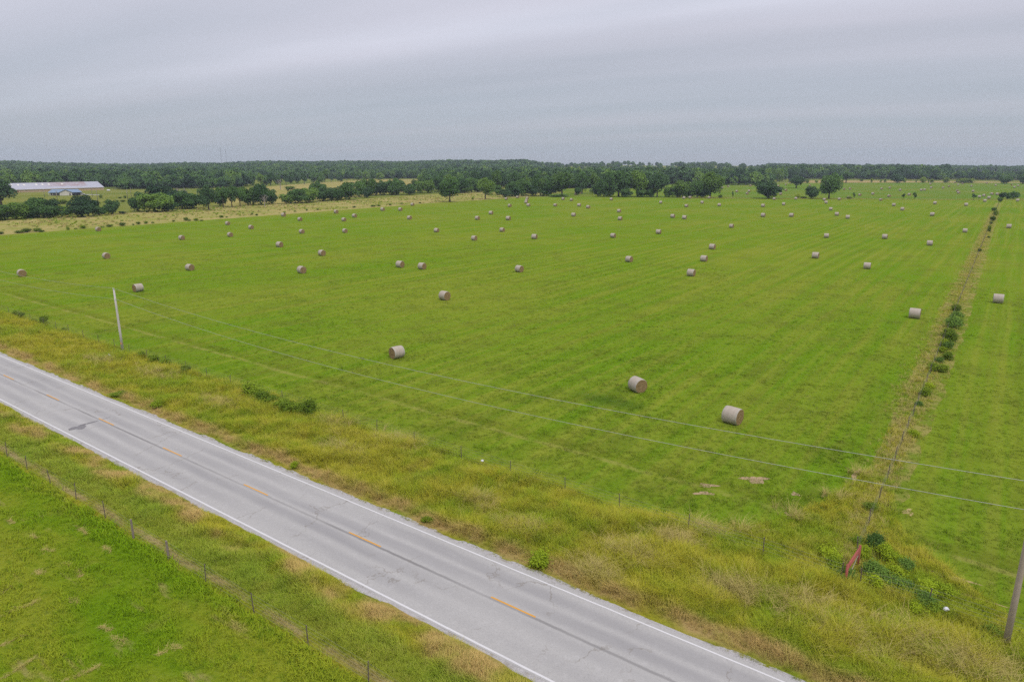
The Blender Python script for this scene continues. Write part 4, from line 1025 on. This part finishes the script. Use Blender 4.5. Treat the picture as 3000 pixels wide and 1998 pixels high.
far_f = [(1500, [(584,468),(620,458),(1907,428),(1932,410),(1984,397),(2065,443),(2160,462),(2178,440),(2191,390),(2148,378)]),
 (2250, [(843,475),(962,464),(1111,486),(1296,472),(700,422),(753,419),(1043,419),(1118,411),(1214,430),(1408,431),(1438,428),(1499,408),(1491,375),(1608,410),(1662,397),(1738,437),(1750,455),(1746,383),(1787,372),(1716,362),(1869,394),(1883,441),(1941,492),(1983,481),(2028,501),(2057,466),(2106,468),(2091,386),(2008,366),(2239,383),(2264,404),(2299,391),(95,393),(163,381),(165,432),(115,466),(385,390)])]
for ox, lst in far_f:
    for (zx, zy) in lst: bale(ox + zx / Z3, 420 + zy / Z3, AZ + math.radians(random.gauss(25, 22)), 'distant hay bale in the far field beyond the far fence', 'bales in the far field', 1.1)

# ------------------------------------------------------------------ utility poles and lines
M['pole'] = simple('grey_pole_wood', (0.50, 0.47, 0.44), 0.9, nscale=4.0, var=0.22)
M['pole2'] = simple('brown_pole_wood', (0.34, 0.285, 0.225), 0.9, nscale=4.0, var=0.25)
M['steel'] = simple('galvanised_steel', (0.42, 0.43, 0.43), 0.5, 0.6)
M['cable'] = simple('weathered_aluminium_cable', (0.40, 0.41, 0.37), 0.6, 0.1)
M['porcelain'] = simple('porcelain', (0.55, 0.54, 0.50), 0.3)
M['orange'] = simple('faded_orange_tape', (0.55, 0.25, 0.12), 0.7)
A1 = np.array(G(360, 1030)); A2 = np.array(G(2943, 1902)); A0 = A1 - (A2 - A1)
def pole(xy, h, mat, lab, top=True):
    r = empty('utility_pole', (xy[0], xy[1], 0), ANG)
    MB().tube([(0, 0, -0.4), (0.01, 0, h * 0.35), (-0.01, 0.01, h * 0.7), (0, 0, h)], [0.165, 0.15, 0.13, 0.105], 14).build('shaft', mat, r, True)
    c = MB().tube([(0, 0, h), (0, 0, h + 0.02), (0, 0, h + 0.05)], [0.125, 0.125, 0.05], 12); c.build('top_cap', M['steel'], r)
    MB().tube([(-0.13, 0, h - 0.32), (-0.13, 0, h + 0.08)], 0.022, 6).tube([(-0.13, 0, h - 0.2), (0, 0, h - 0.2)], 0.02, 6).build('pin_bracket', M['steel'], r)
    MB().tube([(-0.13, 0, h + 0.06), (-0.13, 0, h + 0.11), (-0.13, 0, h + 0.15), (-0.13, 0, h + 0.2)], [0.05, 0.075, 0.05, 0.03], 10).build('insulator', M['porcelain'], r)
    MB().tube([(-0.2, 0, h - 1.27), (0.2, 0, h - 1.27)], 0.03, 6).build('neutral_bracket', M['steel'], r)
    MB().tube([(0.10, 0.12, 0.2), (0.07, 0.1, h * 0.6), (0.05, 0.09, h - 1.3)], 0.012, 5).build('ground_wire', M['steel'], r)
    if top: MB().tube([(0, 0, 1.05), (0, 0, 1.35)], [0.163, 0.161], 14, False).build('marker_band', M['orange'], r)
    tag(r, lab, 'utility pole', None)
    return r
pole(A1, 8.45, M['pole'], 'pale grey wooden utility pole standing in the verge by the fence')
pole(A2, 9.2, M['pole2'], 'brown wooden utility pole rising near the red corner brace', False)
def line(name, pts3, r, lab):
    mb = MB()
    for (a, ha, b, hb, sag) in pts3:
        mb.tube([(*(a + (b - a) * t), ha + (hb - ha) * t - 4 * sag * t * (1 - t)) for t in np.linspace(0, 1, 33)], r, 6, False)
    o = mb.build(name, M['cable'], None, True); tag(o, lab, 'power line')
line('power_line', [(A0, 8.9, A1, 8.62, 1.7), (A1, 8.62, A2, 9.4, 1.7)], 0.0125, 'upper power line strung along the pole tops beside the road')
line('power_line', [(A0, 7.5, A1, 7.2, 1.8), (A1, 7.2, A2, 7.9, 1.85)], 0.0125, 'lower power line hanging under the pole-top line')
pole(A0, 8.7, M['pole'], 'grey utility pole farther along the road carrying the same two lines')
M['far_pole'] = simple('far_pole_wood', (0.20, 0.18, 0.16), 0.9)
gp_ = 'distant poles in the house pasture'
for (px, yb, yt, lab) in ((131, 578, 557, 'thin pole before the long barn'), (169, 591, 560, 'dark pole with a short crossarm before the blue-roofed house'), (271, 577, 554, 'thin pale pole at the barn end'), (287, 592, 556, 'thin pole in the pasture past the gravel drive'), (375, 588, 555, 'thin pale pole behind the hedgerow gap'), (385, 577, 551, 'dark pole in the pasture behind the hedgerow gap')):
    x, y = G(px, yb); h = (yb - yt) / depth_scale(x, y)
    r = empty('utility_pole', (x, y, 0), 0.4)
    MB().tube([(0, 0, -0.2), (0, 0, h)], [0.2, 0.14], 8).build('shaft', M['far_pole'], r, True)
    if 'crossarm' in lab: MB().box(-0.9, 0.9, -0.06, 0.06, h - 0.5, h - 0.35).build('crossarm', M['far_pole'], r)
    tag(r, lab, 'utility pole', None)

# ------------------------------------------------------------------ fences
M['post'] = simple('rusty_steel_post', (0.135, 0.105, 0.090), 0.85, nscale=8.0, var=0.35)
M['wood_post'] = simple('weathered_post', (0.22, 0.18, 0.15), 0.95, nscale=6.0, var=0.3)
M['wire'] = simple('grey_fence_wire', (0.20, 0.205, 0.16), 0.7, 0.1)
M['red'] = simple('red_paint', (0.31, 0.085, 0.065), 0.8, nscale=5.0, var=0.25)
def tpost():
    mb = MB(); mb.box(-0.028, 0.028, -0.006, 0.006, -0.1, 1.32); mb.box(-0.006, 0.006, 0.006, 0.04, -0.1, 1.32)
    for k in range(5): mb.box(-0.012, 0.012, -0.018, -0.006, 0.35 + k * 0.2, 0.38 + k * 0.2)
    mb.box(-0.03, 0.03, -0.008, 0.042, 1.32, 1.345)
    return mb.build('post', M['post'], link=False).data
def wpost(): return MB().tube([(0, 0, -0.2), (0.01, 0, 0.7), (0, 0.01, 1.38)], [0.075, 0.07, 0.062], 10).build('post', M['wood_post'], link=False).data
TP, WP = tpost(), wpost()
def fence(name, so_list, lab, wood=(), heights=(0.25, 0.5, 0.75, 1.0, 1.25), zf=None, wr=0.006, psc=1.0):
    r = empty(name, (*so2(*so_list[0]), 0)); base = Vector(r.location)
    P3 = []
    for i, (s, o) in enumerate(so_list):
        z = zf(s, o) if zf else 0.0
        w = Vector(SO(s, o, z)) - base; P3.append(w)
        c = bpy.data.objects.new('post', WP if i in wood else TP); C.objects.link(c); c.parent = r
        c.location = w; c.rotation_euler = (random.gauss(0, 0.035), random.gauss(0, 0.035), ANG + random.gauss(0, 0.2)); c.scale = (psc, psc, random.uniform(0.95, 1.06))
    for h in heights:
        mb = MB(); mb.tube([p + Vector((0, 0, h + random.uniform(-0.02, 0.02))) for p in P3], wr, 4, False)
        mb.build('wire', M['wire'], r)
    tag(r, lab, 'fence')
    return r
far_posts = [-133.8, -129.3, -124.7, -120.0, -115.3, -111.2, -106.1, -101.5, -96.8, -92.5, -88.0, -83.3, -78.6, -74.1, -69.2, -64.5, -59.7, -54.8, -50.0, -45.4, -40.5, -35.0, -29.9, -24.7, -20.1, -14.9, -9.9, -5.3]
far_posts = [far_posts[0] - 4.7 * k for k in range(34, 0, -1)] + far_posts
vz = lambda s, o: float(verge_h(s, o)) * 0.5
fence('wire_fence', [(s, 40.9 + random.gauss(0, 0.05)) for s in far_posts], 'rusty post and wire fence between verge and hay field, running to the red brace', zf=vz)
fence('wire_fence', [(-4.2, 40.9), (-0.8, 41.1), (3.0, 40.9), (7.6, 40.9), (12.2, 40.9), (17, 40.9)], 'short run of wire fence past the red brace, behind the brown pole', zf=vz)
near_posts = [-71.6, -67.1, -62.7, -58.1, -53.8, -49.1, -44.8, -40.4, -36.1, -31.2, -26.5, -22.0, -17.4]
near_posts = [near_posts[0] - 4.5 * k for k in range(12, 0, -1)] + near_posts
fence('wire_fence', [(s, 18.4 + random.gauss(0, 0.05)) for s in near_posts], 'wire fence with dark posts between meadow and verge, on the nearer roadside', wood=(18, 19), wr=0.005)
cross = [(-5.0 - (o - 41) * 0.0095, o) for o in list(np.arange(44.6, 130, 4.4)) + list(np.arange(130, 560, 5.2))]
fence('cross_fence', cross, 'wire fence running from the red brace away to the far fence', heights=(0.2, 0.45, 0.7, 0.95, 1.2), wr=0.0045)
fe = [so_of(*p) for p in (G(2000, 581), G(2890, 586.5))]
fe3 = so_of(*G(3200, 588))
ff_ = [(fe[0][0] + (fe[1][0] - fe[0][0]) * t, fe[0][1] + (fe[1][1] - fe[0][1]) * t) for t in np.linspace(0, 1, 42)] + [(fe[1][0] + (fe3[0] - fe[1][0]) * t, fe[1][1] + (fe3[1] - fe[1][1]) * t) for t in np.linspace(0.08, 1, 12)]
fence('far_fence', ff_, 'thin post fence across the far end of the hay field', heights=(0.5, 1.1))
a_, b_ = np.array(G(1990, 581)), np.array(G(3220, 588.2)); u_ = (b_ - a_) / np.linalg.norm(b_ - a_); v_ = np.array([-u_[1], u_[0]])
sheet('fence_row', [a_ - v_ * 2.2, b_ - v_ * 2.2, b_ + v_ * 2.2, a_ + v_ * 2.2], 0.008, M['row'], 6.0, 1.0, 14.0)
n_ = 3800; t_ = rng.random(n_); q_ = a_ + (b_ - a_) * t_[:, None] + rng.normal(0, 0.9, (n_, 2))
scatter('fence_row_grass', np.column_stack([q_, np.zeros(n_)]), rng.uniform(0.7, 1.5, n_), row_t, 'uncut grass line along the far fence', 'grass', 0.15)
# red corner brace: two posts, two rails and a diagonal, all painted red
br = empty('corner_brace', SO(-5.0, 40.75, 0.05))
B0 = Vector(SO(-5.0, 40.75, 0.05))
def bv(s, o, z): return Vector(SO(s, o, z)) - B0
MB().tube([bv(-5.0, 40.75, -0.2), bv(-5.0, 40.75, 1.38)], 0.075, 12).build('post', M['red'], br, True)
MB().tube([bv(-4.75, 43.1, -0.2), bv(-4.75, 43.1, 1.6)], 0.07, 12).build('post', M['red'], br, True)
MB().tube([bv(-5.0, 40.75, 1.27), bv(-4.75, 43.1, 1.46)], 0.06, 10).build('rail', M['red'], br, True)
MB().tube([bv(-5.0, 40.8, 1.02), bv(-4.75, 43.0, 1.24)], 0.055, 10).build('rail', M['red'], br, True)
MB().tube([bv(-4.98, 40.85, 0.15), bv(-4.77, 43.0, 0.95)], 0.014, 6).build('diagonal_cable', M['steel'], br, True)
tag(br, 'red painted corner brace of posts and rails where two fences meet', 'fence brace')

# litter
M['litter'] = simple('white_plastic', (0.62, 0.63, 0.66), 0.4)
def bag(px, py, sz, lab, zz=0.35):
    x, y = G(px, py); rr = random.Random(px); vs, fs = [], []
    for i in range(5):
        for k in range(9):
            a = 6.283 * k / 9; q = math.sin(math.pi * (i + 0.6) / 5.4) * sz * rr.uniform(0.7, 1.25)
            vs.append((q * math.cos(a), q * 0.7 * math.sin(a), sz * 0.35 * (i - 2) + rr.uniform(-.1, .1) * sz))
    for i in range(4):
        for k in range(9): fs.append((i * 9 + k, i * 9 + (k + 1) % 9, (i + 1) * 9 + (k + 1) % 9, (i + 1) * 9 + k))
    fs.append(tuple(range(9))[::-1]); fs.append(tuple(36 + k for k in range(9)))
    o = mesh_obj('plastic_bag', vs, fs, M['litter']); o.location = (x, y, zz); tag(o, lab, 'litter')
bag(2767, 1806, 0.17, 'white plastic bag caught in brambles near the brown pole', 0.5)
bag(1413, 1369, 0.13, 'scrap of white plastic caught on the roadside fence', 0.6)
bag(321, 1048, 0.16, 'white scrap lying in the verge by the pale utility pole', 0.35)

# ------------------------------------------------------------------ farm buildings
def roof_mat():
    n = NT('rusting_metal_roof'); p = n.nd('ShaderNodeTexCoord').outputs['Object']; x = n.xyz(p)
    ribs = n.math('SINE', n.math('MULTIPLY', x[0], 7.0))
    c = n.mix(n.noise(n.scale(p, 0.15, 0.4), 1.0, 4.0), (0.30, 0.31, 0.36), (0.42, 0.43, 0.48))
    rust = n.math('MULTIPLY', n.step(x[2], 4.3, 4.7), n.math('MULTIPLY', n.step(x[0], -18.0, 6.0), n.step(x[0], 29.2, 29.0)))
    rust = n.math('MULTIPLY', rust, n.step(n.noise(n.scale(p, 0.2, 0.6), 1.0, 4.0, 0.6), 0.30, 0.55))
    c = n.mix(n.math('MULTIPLY', rust, 0.6), c, (0.27, 0.15, 0.13))
    c = n.mix(n.math('MULTIPLY', n.step(n.noise(p, 0.3, 4.0), 0.55, 0.7), 0.1), c, (0.27, 0.17, 0.15))
    return n.surf(c, 0.5, ribs, 0.03, spec=0.4)
M['barn_roof'] = roof_mat(); M['barn_wall'] = simple('tan_metal_wall', (0.50, 0.37, 0.23), 0.8, nscale=0.4)
M['barn_end'] = simple('rust_brown_end', (0.30, 0.17, 0.11), 0.8); M['cream'] = simple('pale_trim', (0.62, 0.57, 0.48), 0.7)
M['dark'] = simple('carport_shade_door', (0.03, 0.03, 0.035), 0.9); M['white_wall'] = simple('off_white_siding', (0.55, 0.52, 0.46), 0.8, nscale=0.5)  # the near-black paints the carport's shade and also colours the house door
M['blue_roof'] = simple('blue_metal_roof', (0.150, 0.225, 0.315), 0.5, nscale=0.6, var=0.15, spec=0.5); M['porch_roof_dark'] = simple('porch_shade_far_roof', (0.11, 0.095, 0.09), 0.9)  # the dark brown paints the porch's shade and also colours the far house roof
M['glass'] = simple('window_glass', (0.03, 0.04, 0.05), 0.1, spec=0.6); M['vent'] = simple('skylight_panel', (0.68, 0.66, 0.58), 0.4)
bx_, by_ = G(160, 560.5)
barn = empty('barn', (bx_, by_, 0), math.radians(63)); LB, WB, HE, HR = 43.0, 9.0, 2.8, 8.1
MB().box(-LB, LB, -WB, -WB + 0.2, 0, HE).build('front_wall', M['barn_wall'], barn)
MB().box(-LB, LB, WB - 0.2, WB, 0, HE).build('back_wall', M['barn_wall'], barn)
for sx in (-1, 1):
    x0, x1 = sorted((sx * LB, sx * (LB - 0.2))); g = MB()
    g.add([(x0, -WB + .2, 0), (x0, WB - .2, 0), (x0, WB - .2, HE), (x0, 0, HR - .15), (x0, -WB + .2, HE), (x1, -WB + .2, 0), (x1, WB - .2, 0), (x1, WB - .2, HE), (x1, 0, HR - .15), (x1, -WB + .2, HE)],
          [(0, 4, 3, 2, 1), (5, 6, 7, 8, 9), (0, 5, 9, 4), (4, 9, 8, 3), (3, 8, 7, 2), (2, 7, 6, 1), (1, 6, 5, 0)])
    g.build('gable_end', M['barn_end'] if sx > 0 else M['barn_wall'], barn)
    MB().box(sx * LB + (0 if sx > 0 else -0.06), sx * LB + (0.06 if sx > 0 else 0), -2.2, 2.2, 0, 3.4).build('end_door', M['cream'], barn)
rf = MB()
for sy in (-1, 1):
    y0, y1 = sy * (WB + 0.5), 0.0; z0, z1 = HE - 0.28, HR
    v = [(-LB - .5, y0, z0), (LB + .5, y0, z0), (LB + .5, y1, z1), (-LB - .5, y1, z1)]
    v += [(a, b, c + 0.14) for a, b, c in v]
    rf.add(v, [(4, 5, 6, 7), (3, 2, 1, 0), (0, 1, 5, 4), (2, 3, 7, 6), (1, 2, 6, 5), (3, 0, 4, 7)])
barn_roof = rf.build('roof', M['barn_roof'], barn)
for f in (-0.86, -0.73, -0.62, -0.38, -0.26, -0.13, 0.14, 0.60):
    if f == 0.60: continue
    x = f * LB * 1.05; t = 0.30; y = -(WB + .5) * t; z = HR + (HE - 0.28 - HR) * t + 0.15; dz = (HR - HE + .28) / (WB + .5) * 0.9
    mb = MB(); mb.add([(x - .8, y - .9, z - dz + .06), (x + .8, y - .9, z - dz + .06), (x + .8, y + .9, z + dz + .06), (x - .8, y + .9, z + dz + .06)], [(0, 1, 2, 3)]); mb.build('skylight', M['vent'], barn_roof)
MB().box(-LB + 4.3, -LB + 6.3, -WB - 0.05, -WB, 0, 2.2).build('door', M['barn_end'], barn)
mb = MB()
mb.box(-LB - .55, LB + .55, -WB - .62, -WB - .5, HE - 0.4, HE - 0.14); mb.build('fascia', M['cream'], barn)
tag(barn, 'long low barn with grey rust-streaked metal roof and tan walls', 'barn')

hx, hy = G(193, 573); house = empty('house', (hx, hy, 0), math.radians(30)); house.scale = (0.88, 0.88, 0.95)
MB().box(-12.5, 12.5, -1.0, 7.5, 0, 2.7).build('wall', M['white_wall'], house)
MB().box(-11.5, -4.6, -1.08, -1.0, 0, 2.5).build('porch_shade_panel', M['porch_roof_dark'], house)  # flat slab on the wall, the porch recess's shade put into its colour
MB().box(6.0, 12.0, -1.08, -1.0, 0, 2.4).build('carport_shade_panel', M['dark'], house)  # solid panel whose near-black colour paints the shaded carport interior
g = MB(); g.add([(-4.6, -4, 0), (5.2, -4, 0), (5.2, -4, 2.6), (0.3, -4, 4.7), (-4.6, -4, 2.6), (-4.6, -1.0, 0), (5.2, -1.0, 0), (5.2, -1.0, 2.6), (0.3, -1.0, 4.7), (-4.6, -1.0, 2.6)],
      [(0, 1, 2, 3, 4), (5, 9, 8, 7, 6), (0, 5, 6, 1), (1, 6, 7, 2), (0, 4, 9, 5), (2, 7, 8, 3), (3, 8, 9, 4)]); g.build('gable_wall', M['white_wall'], house)
r = MB(); zr = 5.0
def slab(mb, q, t=0.15):
    q2 = [(a, b, c + t) for a, b, c in q]; n = len(q)
    mb.add(list(q) + q2, [tuple(range(n))[::-1], tuple(range(n, 2 * n))] + [(i, (i + 1) % n, (i + 1) % n + n, i + n) for i in range(n)])
slab(r, [(-14, -2.4, 2.45), (13.2, -2.4, 2.45), (10.2, 3.25, zr), (-10.6, 3.25, zr)]); slab(r, [(13.2, 8.3, 2.45), (-14, 8.3, 2.45), (-10.6, 3.26, zr), (10.2, 3.26, zr)])
slab(r, [(-14, 8.3, 2.45), (-14, -2.4, 2.45), (-10.6, 3.25, zr)]); slab(r, [(13.2, -2.4, 2.45), (13.2, 8.3, 2.45), (10.2, 3.25, zr)])
hr = r.build('roof', M['blue_roof'], house)
r = MB(); slab(r, [(-5.6, -4.7, 2.35), (0.3, -4.7, 4.93), (0.3, 3.2, 4.98), (-5.6, 3.0, 2.4)]); slab(r, [(0.31, -4.7, 4.93), (6.2, -4.7, 2.35), (6.2, 3.0, 2.4), (0.31, 3.2, 4.98)]); r.build('gable_roof', M['blue_roof'], house)
for x in (-13.2, -10.3, -7.4): MB().box(x - .1, x + .1, -2.2, -2.0, 0, 2.45).build('porch_post', M['cream'], house)
for (x0, x1, y, z0, z1) in ((-10.4, -9.2, -1.12, 0.9, 2.1), (-6.4, -5.3, -1.12, 0.9, 2.1)):
    w = MB().box(x0, x1, y - 0.03, y + 0.03, z0, z1).build('window', M['cream'], house); MB().box(x0 + .1, x1 - .1, y - 0.06, y - 0.031, z0 + .1, z1 - .1).build('pane', M['glass'], w)
d_ = MB().box(3.2, 4.1, -4.06, -4.0, 0, 2.05).build('door', M['dark'], house); MB().box(3.3, 3.36, -4.1, -4.06, 1.0, 1.06).build('handle', M['steel'], d_)
tag(house, 'pale single-storey house with a blue metal roof and front gable', 'house')
# gravel drive
a_, b_ = np.array(G(236, 571)), np.array(G(292, 571.5))
sheet('drive', [a_ + (0, -2.5), b_ + (0, -1.5), b_ + (0, 6), a_ + (0, 7)], 0.004, M['gravel'], 2.0, 0.4, 6.0)
M['car_w'] = simple('white_car_paint', (0.62, 0.62, 0.63), 0.3, spec=0.5); M['car_d'] = simple('dark_car_paint', (0.05, 0.05, 0.06), 0.3, spec=0.5); M['tyre'] = simple('tyre', (0.02, 0.02, 0.02), 0.9)
def pickup(px, py, rz, paint, lab, cab_back):
    x, y = G(px, py); t = empty('pickup_truck' if not cab_back else 'parked_car', (x, y, 0), rz)
    b = MB(); b.box(-2.6, 2.6, -0.93, 0.93, 0.45, 1.0)
    if cab_back: b.box(-2.3, 1.2, -0.9, 0.9, 1.0, 1.1)
    else:
        b.box(-2.6, -0.7, -0.93, -0.83, 1.0, 1.25); b.box(-2.6, -0.7, 0.83, 0.93, 1.0, 1.25); b.box(-2.6, -2.5, -0.83, 0.83, 1.0, 1.25)
    b.build('body', paint, t)
    c = MB(); x0, x1 = (-2.2, 1.2) if cab_back else (-0.7, 1.2); zt = 1.75
    c.add([(x0, -.9, 1.1 if cab_back else 1.0), (x1, -.9, 1.0), (x1, .9, 1.0), (x0, .9, 1.1 if cab_back else 1.0), (x0 + .3, -.78, zt), (x1 - .6, -.78, zt), (x1 - .6, .78, zt), (x0 + .3, .78, zt)], [(0, 1, 5, 4), (1, 2, 6, 5), (2, 3, 7, 6), (3, 0, 4, 7), (4, 5, 6, 7)])
    cb = c.build('cab', M['glass'], t); MB().box(x0 + .28, x1 - .55, -.8, .8, zt, zt + .06).build('cab_roof', paint, cb)
    for wx in (-1.7, 1.7):
        for wy in (-0.95, 0.75):
            MB().tube([(wx, wy, 0.38), (wx, wy + 0.2, 0.38)], 0.38, 14).build('wheel', M['tyre'], t)
    for wy in (-0.7, 0.7): MB().box(2.6, 2.63, wy - .18, wy + .18, 0.7, 0.9).build('headlight', M['porcelain'], t)
    tag(t, lab, 'car')
pickup(239, 571.5, math.radians(15), M['car_w'], 'white pickup truck parked beside the blue-roofed house', False)
pickup(222, 572.5, math.radians(40), M['car_d'], 'dark car parked under the carport of the blue-roofed house', True)
x, y = G(318, 561); tk = empty('propane_tank', (x, y, 0), 0.5)
MB().tube([(-1.5, 0, 0.95), (-1.35, 0, 0.95), (-1.1, 0, 0.95), (1.1, 0, 0.95), (1.35, 0, 0.95), (1.5, 0, 0.95)], [0.2, 0.48, 0.62, 0.62, 0.48, 0.2], 16).build('tank', M['car_w'], tk, True)
MB().box(-.25, .25, -.25, .25, 1.5, 1.75).build('lid', M['car_w'], tk)
for q in (-0.8, 0.8): MB().box(q - .1, q + .1, -.4, .4, 0, 0.45).build('foot', M['steel'], tk)
tag(tk, 'white propane tank in the grass past the long barn', 'propane tank')
# house and shed far off on the skyline
def far_house(px, r_, L_, W_, he, hr, wall, roof, lab):
    a = math.atan2((px - 1500) * math.cos(PITCH), F); x, y = r_ * math.sin(a), r_ * math.cos(a)
    t = empty('house', (x, y, float(terrain(x, y)) - 0.3), -a)
    MB().box(-L_, L_, -W_, W_, 0, he).build('wall', wall, t)
    rf = MB(); slab(rf, [(-L_ - .5, -W_ - .5, he), (L_ + .5, -W_ - .5, he), (L_ + .5, 0, hr), (-L_ - .5, 0, hr)], .2); slab(rf, [(L_ + .5, W_ + .5, he), (-L_ - .5, W_ + .5, he), (-L_ - .5, 0.01, hr), (L_ + .5, 0.01, hr)], .2); rf.build('roof', roof, t)
    for q in (-0.5, 0.4): MB().box(q * L_ - .7, q * L_ + .7, -W_ - .05, -W_, 0.8, 2.0).build('window', M['glass'], t)
    tag(t, lab, 'house')
far_house(2029, 1900, 9, 5, 3.0, 5.4, M['white_wall'], M['porch_roof_dark'], 'small brown-roofed house alone on the far skyline')
far_house(2826, 1700, 4, 3.5, 3.5, 6.0, M['car_w'], M['vent'], 'tiny white building among the skyline trees')
# radio masts
M['mast'] = simple('mast_steel', (0.20, 0.19, 0.19), 0.7)
def mast(px, yt, r_, w, lab):
    a = math.atan2((px - 1500) * math.cos(PITCH), F); x, y = r_ * math.sin(a), r_ * math.cos(a); z0 = float(terrain(x, y))
    d_ = y * math.cos(PITCH); h = CAM_H + (YH - yt) / F * d_ * 1.02 - z0
    t = empty('radio_mast', (x, y, z0)); L3 = [(w * math.cos(k * 2.094), w * math.sin(k * 2.094)) for k in range(3)]
    for q in L3: MB().tube([(q[0], q[1], -1), (q[0], q[1], h)], w * 0.16, 5).build('leg', M['mast'], t)
    mb = MB(); n = int(h / 4)
    for i in range(n):
        for k in range(3):
            p, q = L3[k], L3[(k + 1) % 3]; mb.tube([(p[0], p[1], i * h / n), (q[0], q[1], (i + 1) * h / n)], w * 0.11, 4, False)
    o = mb.build('lattice', M['mast'], t)
    MB().tube([(0, 0, h), (0, 0, h + 3.5)], w * 0.2, 6).build('antenna', M['mast'], t)
    for k in range(3):
        MB().tube([(L3[k][0], L3[k][1], h * 0.9), (math.cos(k * 2.094) * h * 0.35, math.sin(k * 2.094) * h * 0.35, 0)], 0.03, 4, False).build('guy_wire', M['mast'], t)
    tag(t, lab, 'radio mast')
mast(650, 437, 2900, 0.7, 'tallest of three thin radio masts above the far wooded ridge')
mast(665, 442, 2950, 0.85, 'slightly shorter radio mast close beside the tallest one')
mast(679, 464, 3000, 0.5, 'shortest and faintest of the three radio masts on the ridge')

# ------------------------------------------------------------------ haze: closed box of thin air round everything
def haze():
    mb = MB(); mb.box(-4262, 4262, -4262, 4262, -1.5, 104)
    m = bpy.data.materials.new('thin_air'); m.use_nodes = True; nt = m.node_tree; nt.nodes.clear()
    out = nt.nodes.new('ShaderNodeOutputMaterial'); v = nt.nodes.new('ShaderNodeVolumePrincipled')
    v.inputs['Color'].default_value = (0.74, 0.87, 1.0, 1); v.inputs['Density'].default_value = 0.00012
    v.inputs['Anisotropy'].default_value = 0.2
    nt.links.new(v.outputs[0], out.inputs['Volume'])
    o = mb.build('haze', m); tag(o, kind='stuff')
haze()
